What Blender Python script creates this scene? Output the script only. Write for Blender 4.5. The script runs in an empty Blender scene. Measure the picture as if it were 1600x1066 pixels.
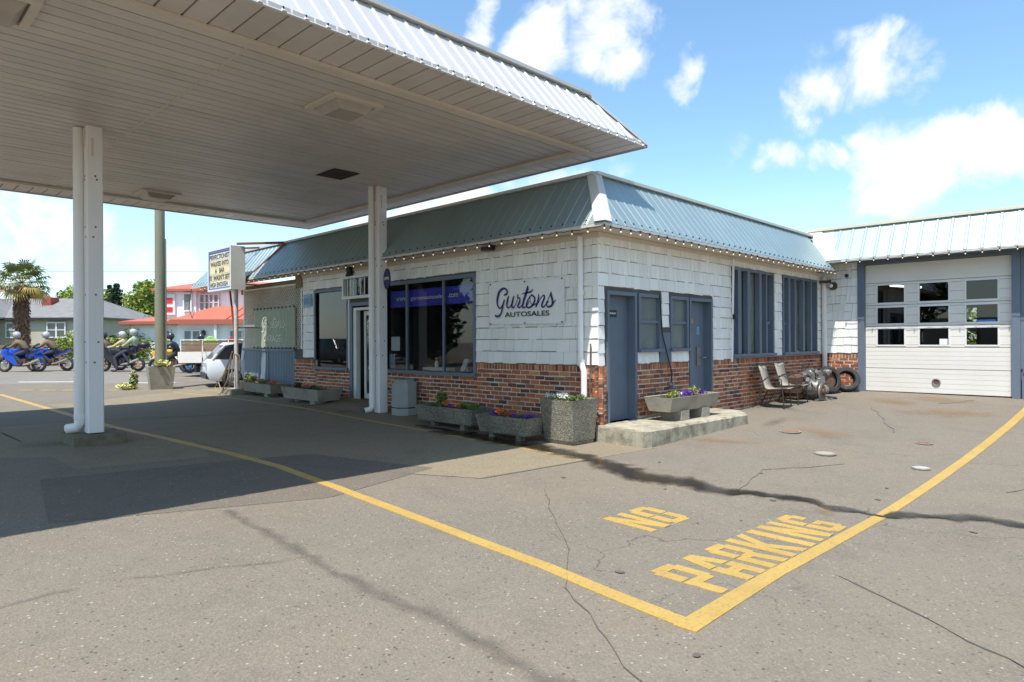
import bpy, math, random
from mathutils import Vector, Matrix
import mathutils.noise as mn
random.seed(7)
PI=math.pi; R=math.radians
S=bpy.context.scene; COL=S.collection
# ------------------------------------------------------------ camera, world, sun, exposure
FWD=Vector((0.71581642,0.6982885,-0.000148)); RGT=Vector((0.69827975,-0.71580847,-0.00486093)); UPV=Vector((0.00350029,-0.00337617,0.99998817))
EYE=1.6
cam=bpy.data.cameras.new('camera'); co=bpy.data.objects.new('camera',cam); COL.objects.link(co)
m=Matrix.Identity(4)
for i in range(3):
    m[i][0]=RGT[i]; m[i][1]=UPV[i]; m[i][2]=-FWD[i]
m[2][3]=EYE
co.matrix_world=m
cam.sensor_width=36; cam.lens=36*1034.82/1600; cam.clip_start=.05; cam.clip_end=3000
S.camera=co
S.view_settings.view_transform='Standard'; S.view_settings.look='None'; S.view_settings.gamma=1
S.view_settings.exposure=1.08
SUNV=Vector((-.42,-.14,1)).normalized()      # towards the sun
W=bpy.data.worlds.new('World'); S.world=W; W.use_nodes=True
NT=W.node_tree; NT.nodes.clear(); N=NT.nodes.new; Lk=NT.links.new
wo=N('ShaderNodeOutputWorld'); bg=N('ShaderNodeBackground'); Lk(bg.outputs[0],wo.inputs[0])
sky=N('ShaderNodeTexSky'); sky.sky_type='NISHITA'; sky.sun_disc=False
sky.sun_elevation=math.asin(SUNV.z); sky.sun_rotation=math.atan2(SUNV.x,SUNV.y)
sky.air_density=1.0; sky.dust_density=.6; sky.ozone_density=1.6; sky.altitude=20
bg.inputs[1].default_value=.132
tc=N('ShaderNodeTexCoord')
def pxdir(x,y): return (FWD+RGT*((x-800)/1034.8)-UPV*((y-533)/1034.8)).normalized()
def wmath(op,a,b=None,clamp=False):
    n=N('ShaderNodeMath'); n.operation=op; n.use_clamp=clamp
    for i,v in enumerate((a,b)):
        if v is None: continue
        if isinstance(v,(int,float)): n.inputs[i].default_value=v
        else: Lk(v,n.inputs[i])
    return n.outputs[0]
nz0=N('ShaderNodeTexNoise'); nz0.inputs['Scale'].default_value=9; nz0.inputs['Detail'].default_value=7; Lk(tc.outputs['Generated'],nz0.inputs['Vector'])
sub=N('ShaderNodeVectorMath'); sub.operation='SUBTRACT'; Lk(nz0.outputs['Color'],sub.inputs[0]); sub.inputs[1].default_value=(.5,.5,.5)
scl=N('ShaderNodeVectorMath'); scl.operation='SCALE'; Lk(sub.outputs[0],scl.inputs[0]); scl.inputs['Scale'].default_value=.17
wad=N('ShaderNodeVectorMath'); wad.operation='ADD'; Lk(tc.outputs['Generated'],wad.inputs[0]); Lk(scl.outputs[0],wad.inputs[1])
blobs=[(735,40,45,.9),(850,80,80,1.0),(940,50,70,.9),(990,90,60,.85),(1060,105,50,.9),(1290,145,60,.8),(1370,105,60,.85),(1440,85,40,.6),(1500,110,45,.5),
 (1215,240,45,.7),(1290,240,45,.75),(1350,290,60,.8),(1400,265,80,1.0),(1470,240,75,1.0),(1550,215,70,1.05),(1610,250,80,.8),(1380,190,50,.35),(1140,240,30,.4),
 (30,335,60,.8),(110,370,70,.9),(190,400,60,.8),(270,425,70,1.0),(60,410,80,.6),(0,470,90,.55),(190,470,60,.4),(700,320,110,1.1),(600,335,110,1.0),(850,300,100,.8),(950,250,50,.4),(1600,170,60,.5),(820,10,40,.5)]
acc=None
for (x,y,r,s) in blobs:
    d=pxdir(x,y); rr=r/1034.8
    dn=N('ShaderNodeVectorMath'); dn.operation='DISTANCE'; Lk(wad.outputs[0],dn.inputs[0]); dn.inputs[1].default_value=d
    mr=N('ShaderNodeMapRange'); mr.interpolation_type='SMOOTHSTEP'; Lk(dn.outputs['Value'],mr.inputs['Value'])
    mr.inputs['From Min'].default_value=rr*1.35; mr.inputs['From Max'].default_value=rr*.1
    mr.inputs['To Min'].default_value=0; mr.inputs['To Max'].default_value=s
    acc=mr.outputs[0] if acc is None else wmath('MAXIMUM',acc,mr.outputs[0])
# broad random cloud fields outside the frame, coverage raised to add fill light
nzb=N('ShaderNodeTexNoise'); nzb.inputs['Scale'].default_value=2.6; nzb.inputs['Detail'].default_value=3; Lk(tc.outputs['Generated'],nzb.inputs['Vector'])
broad=wmath('MULTIPLY',wmath('SUBTRACT',nzb.outputs['Fac'],.50,True),4.0,True)
inv=N('ShaderNodeVectorMath'); inv.operation='DISTANCE'; Lk(tc.outputs['Generated'],inv.inputs[0]); inv.inputs[1].default_value=FWD
far=N('ShaderNodeMapRange'); Lk(inv.outputs['Value'],far.inputs['Value']); far.inputs['From Min'].default_value=.6; far.inputs['From Max'].default_value=.9
acc=wmath('MAXIMUM',acc,wmath('MULTIPLY',broad,far.outputs[0]))
nz=N('ShaderNodeTexNoise'); nz.inputs['Scale'].default_value=11; nz.inputs['Detail'].default_value=13; nz.inputs['Roughness'].default_value=.66; nz.inputs['Distortion'].default_value=.5
Lk(tc.outputs['Generated'],nz.inputs['Vector'])
v=wmath('ADD',wmath('MULTIPLY',acc,.62),wmath('MULTIPLY',nz.outputs['Fac'],.95))
cm=N('ShaderNodeMapRange'); cm.interpolation_type='SMOOTHSTEP'; Lk(v,cm.inputs['Value']); cm.inputs['From Min'].default_value=.66; cm.inputs['From Max'].default_value=1.10
# whitish band low on the horizon
sx=N('ShaderNodeSeparateXYZ'); Lk(tc.outputs['Generated'],sx.inputs[0])
hz=N('ShaderNodeMapRange'); hz.interpolation_type='SMOOTHSTEP'; Lk(sx.outputs['Z'],hz.inputs['Value']); hz.inputs['From Min'].default_value=.26; hz.inputs['From Max'].default_value=-.02
hz.inputs['To Max'].default_value=.42
cfac=wmath('MAXIMUM',cm.outputs[0],hz.outputs[0])
cc=N('ShaderNodeMixRGB'); cc.inputs[1].default_value=(3.3,3.55,3.95,1); cc.inputs[2].default_value=(4.5,4.55,4.6,1); Lk(nz.outputs['Fac'],cc.inputs[0])
tint=N('ShaderNodeMixRGB'); tint.blend_type='MULTIPLY'; tint.inputs[0].default_value=1; Lk(sky.outputs[0],tint.inputs[1]); tint.inputs[2].default_value=(.80,.94,.94,1)
mx=N('ShaderNodeMixRGB'); Lk(cfac,mx.inputs[0]); Lk(tint.outputs[0],mx.inputs[1]); Lk(cc.outputs[0],mx.inputs[2]); Lk(mx.outputs[0],bg.inputs[0])
sun=bpy.data.lights.new('sun','SUN'); sun.energy=3.15; sun.angle=R(.53); sun.color=(1,.965,.91)
so=bpy.data.objects.new('sun',sun); COL.objects.link(so); so.rotation_euler=SUNV.to_track_quat('Z','Y').to_euler()
try:
    S.cycles.max_bounces=8; S.cycles.diffuse_bounces=4; S.cycles.glossy_bounces=4; S.cycles.transparent_max_bounces=12
except Exception: pass

# ------------------------------------------------------------ materials
def new_mat(name):
    M=bpy.data.materials.new(name); M.use_nodes=True; return M,M.node_tree,M.node_tree.nodes['Principled BSDF']
def mat(name,c,rough=.6,metal=0,var=.0,vscale=3,bump=0,bscale=60,isl=0,spec=.5,dirt=None,dscale=1.2,dthr=.55,damt=.6,stretch=None,emit=None,isl_cols=None):
    """colour with two noise scales, optional per-piece variation, dirt blotches and fine bump"""
    M,t,b=new_mat(name); n=t.nodes.new; l=t.links.new
    b.inputs['Roughness'].default_value=rough; b.inputs['Metallic'].default_value=metal; b.inputs['Specular IOR Level'].default_value=spec
    g=n('ShaderNodeNewGeometry'); mp=n('ShaderNodeMapping'); l(g.outputs['Position'],mp.inputs[0])
    if stretch: mp.inputs['Scale'].default_value=stretch
    vec=mp.outputs[0]
    col=n('ShaderNodeRGB'); col.outputs[0].default_value=(*c,1); cur=col.outputs[0]
    if isl or isl_cols:
        oi=n('ShaderNodeObjectInfo'); ad=n('ShaderNodeMath'); ad.operation='ADD'; l(g.outputs['Random Per Island'],ad.inputs[0]); l(oi.outputs['Random'],ad.inputs[1])
        fr=n('ShaderNodeMath'); fr.operation='FRACT'; l(ad.outputs[0],fr.inputs[0]); rnd=fr.outputs[0]
        if isl_cols:
            cr=n('ShaderNodeValToRGB'); cr.color_ramp.interpolation='LINEAR'
            els=cr.color_ramp.elements
            while len(els)<len(isl_cols): els.new(.5)
            for i,(p,cc_) in enumerate(isl_cols): els[i].position=p; els[i].color=(*cc_,1)
            l(rnd,cr.inputs[0]); cur=cr.outputs[0]
        if isl:
            hs=n('ShaderNodeHueSaturation'); mr=n('ShaderNodeMapRange'); l(rnd,mr.inputs[0]); mr.inputs['To Min'].default_value=1-isl; mr.inputs['To Max'].default_value=1+isl
            l(mr.outputs[0],hs.inputs['Value']); l(cur,hs.inputs['Color']); cur=hs.outputs[0]
    if var:
        nn=n('ShaderNodeTexNoise'); nn.inputs['Scale'].default_value=vscale; nn.inputs['Detail'].default_value=6; l(vec,nn.inputs['Vector'])
        mr=n('ShaderNodeMapRange'); l(nn.outputs['Fac'],mr.inputs[0]); mr.inputs['From Min'].default_value=.25; mr.inputs['From Max'].default_value=.75
        mr.inputs['To Min'].default_value=1-var; mr.inputs['To Max'].default_value=1+var
        hs=n('ShaderNodeHueSaturation'); l(mr.outputs[0],hs.inputs['Value']); l(cur,hs.inputs['Color']); cur=hs.outputs[0]
    if dirt:
        nn=n('ShaderNodeTexNoise'); nn.inputs['Scale'].default_value=dscale; nn.inputs['Detail'].default_value=8; nn.inputs['Roughness'].default_value=.7; l(vec,nn.inputs['Vector'])
        mr=n('ShaderNodeMapRange'); l(nn.outputs['Fac'],mr.inputs[0]); mr.inputs['From Min'].default_value=dthr; mr.inputs['From Max'].default_value=dthr+.22; mr.inputs['To Max'].default_value=damt
        mm=n('ShaderNodeMixRGB'); l(mr.outputs[0],mm.inputs[0]); l(cur,mm.inputs[1]); mm.inputs[2].default_value=(*dirt,1); cur=mm.outputs[0]
    l(cur,b.inputs['Base Color'])
    if bump:
        nn=n('ShaderNodeTexNoise'); nn.inputs['Scale'].default_value=bscale; nn.inputs['Detail'].default_value=5; l(vec,nn.inputs['Vector'])
        bp=n('ShaderNodeBump'); bp.inputs['Strength'].default_value=bump; bp.inputs['Distance'].default_value=.01; l(nn.outputs['Fac'],bp.inputs['Height']); l(bp.outputs[0],b.inputs['Normal'])
    if emit: b.inputs['Emission Color'].default_value=(*emit[0],1); b.inputs['Emission Strength'].default_value=emit[1]
    return M
def asphalt_mat(name,c,crack=True,speck=.55,warm=(.22,.19,.15),patchy=.16):
    M,t,b=new_mat(name); n=t.nodes.new; l=t.links.new
    g=n('ShaderNodeNewGeometry'); P=g.outputs['Position']
    def noise(s,d=5,ro=.6):
        q=n('ShaderNodeTexNoise'); q.inputs['Scale'].default_value=s; q.inputs['Detail'].default_value=d; q.inputs['Roughness'].default_value=ro; l(P,q.inputs['Vector']); return q.outputs['Fac']
    def mrng(v,a,b_,c_=0,d_=1):
        q=n('ShaderNodeMapRange'); l(v,q.inputs[0]); q.inputs['From Min'].default_value=a; q.inputs['From Max'].default_value=b_; q.inputs['To Min'].default_value=c_; q.inputs['To Max'].default_value=d_; return q.outputs[0]
    def mixc(f,a,bb,blend='MIX'):
        q=n('ShaderNodeMixRGB'); q.blend_type=blend
        if isinstance(f,float): q.inputs[0].default_value=f
        else: l(f,q.inputs[0])
        for i,v_ in ((1,a),(2,bb)):
            if isinstance(v_,tuple): q.inputs[i].default_value=(*v_,1)
            else: l(v_,q.inputs[i])
        return q.outputs[0]
    cur=mixc(mrng(noise(.35,4),.35,.68),c,tuple(x*y for x,y in zip(c,(1.12,1.06,.98))))
    cur=mixc(mrng(noise(1.3,7,.7),.50,.74,0,.55),cur,tuple(x*.66 for x in c))
    cur=mixc(mrng(noise(.22,6,.65),.46,.62,0,.30),cur,tuple(x*.72 for x in c))
    cur=mixc(mrng(noise(5.5,8,.75),.55,.75,0,.35),cur,tuple(x*1.3 for x in c))
    cur=mixc(mrng(noise(.8,5,.6),.6,.78,0,.35),cur,warm)
    # aggregate
    vo=n('ShaderNodeTexVoronoi'); vo.inputs['Scale'].default_value=95; l(P,vo.inputs['Vector'])
    hs=n('ShaderNodeSeparateColor'); l(vo.outputs['Color'],hs.inputs[0])
    cur=mixc(mrng(hs.outputs[0],0,1,0,speck),cur,mixc(hs.outputs[1],tuple(x*.45 for x in c),tuple(min(.6,x*1.9) for x in c)))
    big=n('ShaderNodeTexVoronoi'); big.inputs['Scale'].default_value=42; l(P,big.inputs['Vector'])
    bs=n('ShaderNodeSeparateColor'); l(big.outputs['Color'],bs.inputs[0])
    mm=n('ShaderNodeMath'); mm.operation='MULTIPLY'; l(mrng(bs.outputs[0],.955,.96),mm.inputs[0]); l(mrng(big.outputs['Distance'],.38,.25),mm.inputs[1])
    cur=mixc(mm.outputs[0],cur,(.36,.32,.26))
    mm2=n('ShaderNodeMath'); mm2.operation='MULTIPLY'; l(mrng(bs.outputs[1],.95,.96),mm2.inputs[0]); l(mrng(big.outputs['Distance'],.45,.3),mm2.inputs[1])
    cur=mixc(mm2.outputs[0],cur,(.085,.078,.07))
    if crack:
        w=n('ShaderNodeTexNoise'); w.inputs['Scale'].default_value=1.1; w.inputs['Detail'].default_value=5; l(P,w.inputs['Vector'])
        ad=n('ShaderNodeVectorMath'); ad.operation='ADD'; sc=n('ShaderNodeVectorMath'); sc.operation='SCALE'; l(w.outputs['Color'],sc.inputs[0]); sc.inputs['Scale'].default_value=1.1
        l(P,ad.inputs[0]); l(sc.outputs[0],ad.inputs[1])
        vc=n('ShaderNodeTexVoronoi'); vc.feature='DISTANCE_TO_EDGE'; vc.inputs['Scale'].default_value=.22; l(ad.outputs[0],vc.inputs['Vector'])
        cr=mrng(vc.outputs['Distance'],.0008,.0022,.55,0)
        gate=mrng(noise(.5,2),.46,.56)
        mg=n('ShaderNodeMath'); mg.operation='MULTIPLY'; l(cr,mg.inputs[0]); l(gate,mg.inputs[1])
        cur=mixc(mg.outputs[0],cur,(.05,.045,.04))
    l(cur,b.inputs['Base Color']); b.inputs['Roughness'].default_value=.88; b.inputs['Specular IOR Level'].default_value=.25
    bp=n('ShaderNodeBump'); bp.inputs['Strength'].default_value=.5; bp.inputs['Distance'].default_value=.006; l(vo.outputs['Distance'],bp.inputs['Height']); l(bp.outputs[0],b.inputs['Normal'])
    return M
def glass_mat(name,tint=(.9,.95,.95),refl=1.0,alpha=.75):
    """single pane: clear glass seen through, with real fresnel reflection"""
    M=bpy.data.materials.new(name); M.use_nodes=True; t=M.node_tree; t.nodes.clear(); n=t.nodes.new; l=t.links.new
    o=n('ShaderNodeOutputMaterial'); tr=n('ShaderNodeBsdfTransparent'); tr.inputs[0].default_value=(*[x*alpha for x in tint],1)
    gl=n('ShaderNodeBsdfGlossy'); gl.inputs['Roughness'].default_value=.015; gl.inputs['Color'].default_value=(refl,refl,refl,1)
    lw=n('ShaderNodeLayerWeight'); lw.inputs['Blend'].default_value=.5; pw=n('ShaderNodeMath'); pw.operation='POWER'; l(lw.outputs['Facing'],pw.inputs[0]); pw.inputs[1].default_value=4
    fr=n('ShaderNodeMath'); fr.operation='MULTIPLY_ADD'; fr.use_clamp=True; l(pw.outputs[0],fr.inputs[0]); fr.inputs[1].default_value=.9; fr.inputs[2].default_value=.055
    ge=n('ShaderNodeNewGeometry'); ib=n('ShaderNodeMath'); ib.operation='SUBTRACT'; ib.inputs[0].default_value=1; l(ge.outputs['Backfacing'],ib.inputs[1])
    fb=n('ShaderNodeMath'); fb.operation='MULTIPLY'; l(fr.outputs[0],fb.inputs[0]); l(ib.outputs[0],fb.inputs[1])
    mx=n('ShaderNodeMixShader'); l(fb.outputs[0],mx.inputs[0]); l(tr.outputs[0],mx.inputs[1]); l(gl.outputs[0],mx.inputs[2]); l(mx.outputs[0],o.inputs[0])
    return M
M={}
M['asphalt']=asphalt_mat('weathered asphalt',(.178,.154,.121),speck=.40)
M['asphalt_dark']=asphalt_mat('newer asphalt patch',(.138,.119,.095),crack=False,speck=.5)
M['concrete']=asphalt_mat('old concrete slab',(.215,.18,.125),crack=False,speck=.45)
M['road']=asphalt_mat('street asphalt',(.19,.175,.155),crack=False)
M['tar']=mat('crack filler',(.115,.10,.08),.85,var=.3,vscale=8)
def soft_mat(name,c,amt,lo=.35,hi=.6,scale=3.0,rough=.8,spec=.3):
    M_=bpy.data.materials.new(name); M_.use_nodes=True; t=M_.node_tree; b=t.nodes['Principled BSDF']; n=t.nodes.new; l=t.links.new
    b.inputs['Base Color'].default_value=(*c,1); b.inputs['Roughness'].default_value=rough; b.inputs['Specular IOR Level'].default_value=spec
    g=n('ShaderNodeNewGeometry'); q=n('ShaderNodeTexNoise'); q.inputs['Scale'].default_value=scale; q.inputs['Detail'].default_value=9; q.inputs['Roughness'].default_value=.7; l(g.outputs['Position'],q.inputs['Vector'])
    at=n('ShaderNodeAttribute'); at.attribute_name='edge'
    mm=n('ShaderNodeMath'); mm.operation='ADD'; l(q.outputs['Fac'],mm.inputs[0]); 
    sb=n('ShaderNodeMath'); sb.operation='SUBTRACT'; l(at.outputs['Fac'],sb.inputs[0]); sb.inputs[1].default_value=.5; l(sb.outputs[0],mm.inputs[1])
    r=n('ShaderNodeMapRange'); l(mm.outputs[0],r.inputs[0]); r.inputs['From Min'].default_value=lo; r.inputs['From Max'].default_value=hi; r.inputs['To Max'].default_value=amt
    l(r.outputs[0],b.inputs['Alpha']); return M_
M['wet']=soft_mat('water run on asphalt',(.035,.028,.02),.92,.42,.86,6,.18,.5)
M['stain']=soft_mat('oil stain',(.09,.083,.075),.36,.5,1.1,4.5,.8,.3)
M['rust']=soft_mat('rust stain',(.30,.17,.08),.4,.45,1.05,2.6,.85,.2)
M['paint_y']=mat('yellow road paint',(.44,.285,.07),.65,var=.10,vscale=3,bump=.4,bscale=150,dirt=(.19,.155,.105),dscale=38,dthr=.50,damt=.85)
M['paint_w']=mat('white road paint',(.6,.58,.52),.6,var=.1,dirt=(.25,.23,.2),dscale=8,dthr=.5)
M['soffit']=mat('painted soffit board',(.60,.545,.50),.42,isl=.05,var=.05,vscale=1.5,dirt=(.36,.34,.29),dscale=.7,dthr=.5,damt=.45)
M['trim']=mat('cream trim',(.64,.57,.48),.5,var=.07,vscale=2,dirt=(.3,.26,.2),dscale=2.2,dthr=.58,damt=.4)
M['post']=mat('white painted post',(.80,.765,.74),.45,var=.04,vscale=1.2,dirt=(.5,.44,.36),dscale=2.5,dthr=.62,damt=.5,bump=.1,bscale=30)
M['pvc']=mat('white plastic pipe',(.80,.77,.73),.38,var=.04,vscale=2,dirt=(.5,.45,.38),dscale=3,dthr=.62,damt=.4)
M['fascia']=mat('white ribbed metal',(.44,.435,.425),.4,var=.03,vscale=1,isl=.02)
M['metal_blue']=mat('weathered blue grey roof metal',(.33,.42,.42),.42,metal=.55,var=.07,vscale=1.2,isl=.04,dirt=(.42,.45,.44),dscale=1.6,dthr=.55,damt=.35,spec=.4)
M['flash']=mat('pale flashing',(.56,.53,.48),.45,var=.06,vscale=2,dirt=(.45,.38,.3),dscale=3,dthr=.6,damt=.4)
M['shingle']=mat('white painted cedar shingle',(.84,.82,.76),.6,isl=.06,var=.06,vscale=2.2,bump=.35,bscale=70,stretch=(1,1,.12),dirt=(.50,.46,.36),dscale=5,dthr=.56,damt=.35)
M['shinglegap']=mat('shingle backing',(.10,.09,.075),.8,var=.2,vscale=4)  # dark backing shows in the gaps as a painted shadow under each row
M['brick']=mat('clinker brick',(.3,.1,.05),.85,isl_cols=[(0,(.12,.05,.035)),(.15,(.26,.075,.04)),(.35,(.42,.12,.05)),(.55,(.36,.11,.06)),(.72,(.52,.17,.055)),(.88,(.18,.085,.055)),(1,(.55,.24,.09))],isl=.1,var=.22,vscale=22,bump=.8,bscale=90,dirt=(.45,.38,.30),dscale=14,dthr=.6,damt=.5)
M['mortar']=mat('mortar',(.62,.55,.43),.9,var=.18,vscale=9,bump=.8,bscale=60,dirt=(.2,.17,.13),dscale=3,dthr=.58,damt=.5)
M['blue']=mat('slate blue paint',(.125,.155,.195),.5,var=.08,vscale=2.5,dirt=(.20,.23,.26),dscale=2,dthr=.6,damt=.4,bump=.1,bscale=40)
M['bluepanel']=mat('blue corrugated sheet',(.19,.25,.31),.5,var=.08,vscale=2)
M['aggregate']=None
M['cream_door']=mat('cream sectional door',(.70,.66,.60),.5,var=.05,vscale=1.5,dirt=(.5,.36,.2),dscale=1.2,dthr=.6,damt=.3)
M['frame_w']=mat('white frame',(.70,.70,.66),.4,var=.05)
M['green_sheet']=mat('faded green sheet',(.34,.38,.28),.5,var=.1,vscale=4,dirt=(.5,.5,.38),dscale=3,dthr=.5,damt=.4)
M['lattice']=mat('lattice cream',(.84,.78,.68),.6,var=.1,vscale=4)
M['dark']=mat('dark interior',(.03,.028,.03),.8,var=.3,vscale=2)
M['mid']=mat('interior wall',(.16,.15,.15),.8,var=.15,vscale=1)
M['black']=mat('black plastic',(.02,.02,.022),.45,var=.2)
M['navy']=mat('navy print',(.022,.02,.13),.5)
M['purple']=mat('blue banner',(.05,.035,.55),.5,var=.1)
M['banner']=mat('banner vinyl',(.80,.79,.75),.45,var=.05,vscale=3,bump=.3,bscale=4)
M['white']=mat('white print',(.8,.8,.78),.5)
M['cream_sign']=mat('cream sign face',(.72,.62,.38),.5,var=.08,vscale=4,isl=.1)
M['conc']=mat('cast concrete',(.30,.27,.21),.85,var=.16,vscale=3,bump=.8,bscale=40,dirt=(.12,.11,.08),dscale=2.2,dthr=.5,damt=.7)
M['conc_grey']=mat('grey concrete bin',(.30,.31,.29),.8,var=.1,vscale=4,bump=.3,bscale=50,dirt=(.2,.21,.19),dscale=4)
M['soil']=mat('potting soil',(.045,.03,.02),.95,var=.4,vscale=20,bump=1,bscale=60)
M['rubber']=mat('tyre rubber',(.03,.029,.028),.8,var=.25,vscale=14,dirt=(.12,.10,.08),dscale=5,dthr=.5,damt=.6)
M['steel']=mat('dull aluminium',(.26,.25,.235),.45,metal=.5,var=.2,vscale=12)
M['iron']=mat('rusty iron',(.12,.07,.045),.75,metal=.2,var=.4,vscale=14,dirt=(.22,.10,.05),dscale=9,dthr=.5)
M['bronze']=mat('dark bronze tube',(.06,.048,.038),.45,metal=.3,var=.1)
M['sling']=mat('taupe sling fabric',(.37,.33,.26),.8,var=.06,vscale=6,bump=.4,bscale=300)
M['redpaint']=mat('rusty red angle iron',(.20,.07,.055),.6,var=.2,vscale=6)
M['green_leaf']=mat('leaf green',(.10,.15,.035),.6,isl=.35,spec=.3)
M['leaf_light']=mat('leaf light green',(.22,.27,.045),.6,isl=.35,spec=.3)
M['leaf_dark']=mat('conifer green',(.03,.055,.03),.7,isl=.35,spec=.2)
M['leaf_yellow']=mat('variegated leaf',(.48,.46,.16),.6,isl=.3)
M['flower_purple']=mat('purple flower',(.10,.03,.32),.7,isl=.3)
M['flower_orange']=mat('orange flower',(.75,.16,.02),.7,isl=.25)
M['flower_white']=mat('white flower',(.72,.72,.66),.7,isl=.1)
M['flower_red']=mat('red flower',(.5,.08,.03),.7,isl=.3)
M['bark']=mat('bark',(.10,.075,.05),.9,var=.3,vscale=6,bump=.8,bscale=12)
M['palmbark']=mat('palm fibre',(.17,.10,.06),.95,isl=.4,var=.3,vscale=8)
M['palmleaf']=mat('palm frond',(.13,.165,.05),.55,isl=.3)
M['palmdry']=mat('dry palm frond',(.36,.26,.06),.7,isl=.3)
M['pole']=mat('green treated pole',(.21,.205,.14),.85,var=.16,vscale=5,stretch=(1,1,.1),bump=.5,bscale=30,dirt=(.16,.15,.10),dscale=3,dthr=.55)
M['grey_roof']=mat('grey asphalt shingle roof',(.19,.185,.18),.9,var=.16,vscale=2,dirt=(.10,.10,.10),dscale=1.5,dthr=.55)
M['stucco']=mat('beige stucco',(.46,.41,.33),.9,var=.06,vscale=2)
M['red_roof']=mat('orange red metal roof',(.46,.125,.075),.5,var=.08,vscale=.8,isl=.03)
M['wht_stucco']=mat('white stucco',(.80,.84,.84),.8,var=.03)
M['chimney']=mat('red chimney',(.32,.07,.05),.9,var=.2,vscale=8)
M['wood']=mat('weathered boards',(.22,.15,.09),.85,isl=.2,var=.15,vscale=6)
M['fence']=mat('stained fence board',(.28,.14,.07),.8,isl=.2,var=.12,vscale=5)
M['pane_d']=mat('dark window pane',(.05,.06,.065),.08,var=.3,vscale=1.5,spec=.9)
M['pane_l']=mat('curtained window pane',(.22,.25,.25),.1,var=.3,vscale=3,spec=.8)
M['carwhite']=mat('silver white car paint',(.62,.66,.72),.25,spec=.8)
M['cargrey']=mat('grey car paint',(.10,.11,.13),.22,spec=.9)
M['cardark']=mat('dark plum car paint',(.045,.04,.05),.2,spec=.9)
M['truckwhite']=mat('truck bed white',(.74,.70,.64),.4,var=.05)
M['bikeblue']=mat('blue fairing',(.01,.08,.50),.25,spec=.9)
M['bikeyellow']=mat('yellow fairing',(.85,.42,.01),.25,spec=.9)
M['bikeblack']=mat('black motorcycle',(.02,.02,.022),.3,spec=.8)
M['leather']=mat('black leather',(.015,.015,.017),.45,var=.3)
M['tanjacket']=mat('tan jacket',(.46,.36,.20),.8,var=.15,vscale=8)
M['brownjacket']=mat('brown jacket',(.16,.11,.06),.8,var=.25,vscale=8)
M['whgreen']=mat('white green jacket',(.45,.50,.36),.8,isl=0,var=.5,vscale=6,dirt=(.12,.35,.04),dscale=7,dthr=.5,damt=.8)
M['denim']=mat('dark trousers',(.03,.035,.06),.8,var=.2)
M['helmet_w']=mat('white helmet',(.40,.40,.41),.3,var=.2,vscale=12,spec=.8)
M['helmet_b']=mat('black helmet',(.025,.022,.03),.25,spec=.8)
M['rimblue']=mat('blue rim',(.03,.18,.42),.4)
M['rimtan']=mat('dull gold rim',(.42,.24,.12),.4)
M['rimgrey']=mat('alloy rim',(.45,.44,.43),.35,metal=.6)
M['rimpink']=mat('pink rim',(.45,.10,.26),.4)
M['redlamp']=mat('red lens',(.5,.03,.03),.3)
M['lime']=mat('lime plastic',(.40,.85,.08),.5)
M['red']=mat('red plastic',(.6,.03,.04),.5)
M['bulb']=mat('warm bulb',(.9,.75,.5),.3,emit=((1,.68,.35),.35))
M['lens']=mat('frosted lamp lens',(.40,.35,.30),.35,var=.1,vscale=6)
M['notice']=mat('pale blue notice',(.18,.32,.44),.4,var=.4,vscale=14)
M['maroon']=mat('maroon cloth',(.12,.01,.03),.7)
M['glass']=glass_mat('shop glass',(.92,.95,.94),1.0,.9)
M['glass_d']=glass_mat('tinted glass',(.85,.88,.88),1.0,.72)
M['orange']=mat('door rust sheet',(.3,.2,.1))
def aggregate(name,cols,sc=70):
    M_,t,b=new_mat(name); n=t.nodes.new; l=t.links.new
    g=n('ShaderNodeNewGeometry'); vo=n('ShaderNodeTexVoronoi'); vo.inputs['Scale'].default_value=sc; l(g.outputs['Position'],vo.inputs['Vector'])
    s=n('ShaderNodeSeparateColor'); l(vo.outputs['Color'],s.inputs[0]); cr=n('ShaderNodeValToRGB'); e=cr.color_ramp.elements
    while len(e)<len(cols): e.new(.5)
    for i,(p,c) in enumerate(cols): e[i].position=p; e[i].color=(*c,1)
    l(s.outputs[0],cr.inputs[0])
    mr=n('ShaderNodeMapRange'); l(vo.outputs['Distance'],mr.inputs[0]); mr.inputs['From Min'].default_value=.35; mr.inputs['From Max'].default_value=.75; mr.inputs['To Max'].default_value=.75
    mx_=n('ShaderNodeMixRGB'); l(mr.outputs[0],mx_.inputs[0]); l(cr.outputs[0],mx_.inputs[1]); mx_.inputs[2].default_value=(.16,.14,.105,1)
    q=n('ShaderNodeTexNoise'); q.inputs['Scale'].default_value=2.5; q.inputs['Detail'].default_value=5; l(g.outputs['Position'],q.inputs['Vector'])
    m2=n('ShaderNodeMapRange'); l(q.outputs['Fac'],m2.inputs[0]); m2.inputs['From Min'].default_value=.35; m2.inputs['From Max'].default_value=.7; m2.inputs['To Min'].default_value=.7; m2.inputs['To Max'].default_value=1.15
    hs=n('ShaderNodeHueSaturation'); l(m2.outputs[0],hs.inputs['Value']); l(mx_.outputs[0],hs.inputs['Color']); l(hs.outputs[0],b.inputs['Base Color'])
    bp=n('ShaderNodeBump'); bp.invert=True; bp.inputs['Strength'].default_value=.9; bp.inputs['Distance'].default_value=.012; l(vo.outputs['Distance'],bp.inputs['Height']); l(bp.outputs[0],b.inputs['Normal'])
    b.inputs['Roughness'].default_value=.8
    return M_
M['aggregate']=aggregate('exposed aggregate',[(0,(.09,.085,.07)),(.3,(.20,.18,.13)),(.6,(.34,.30,.20)),(.85,(.26,.24,.20)),(1,(.55,.50,.38))],75)

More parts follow.
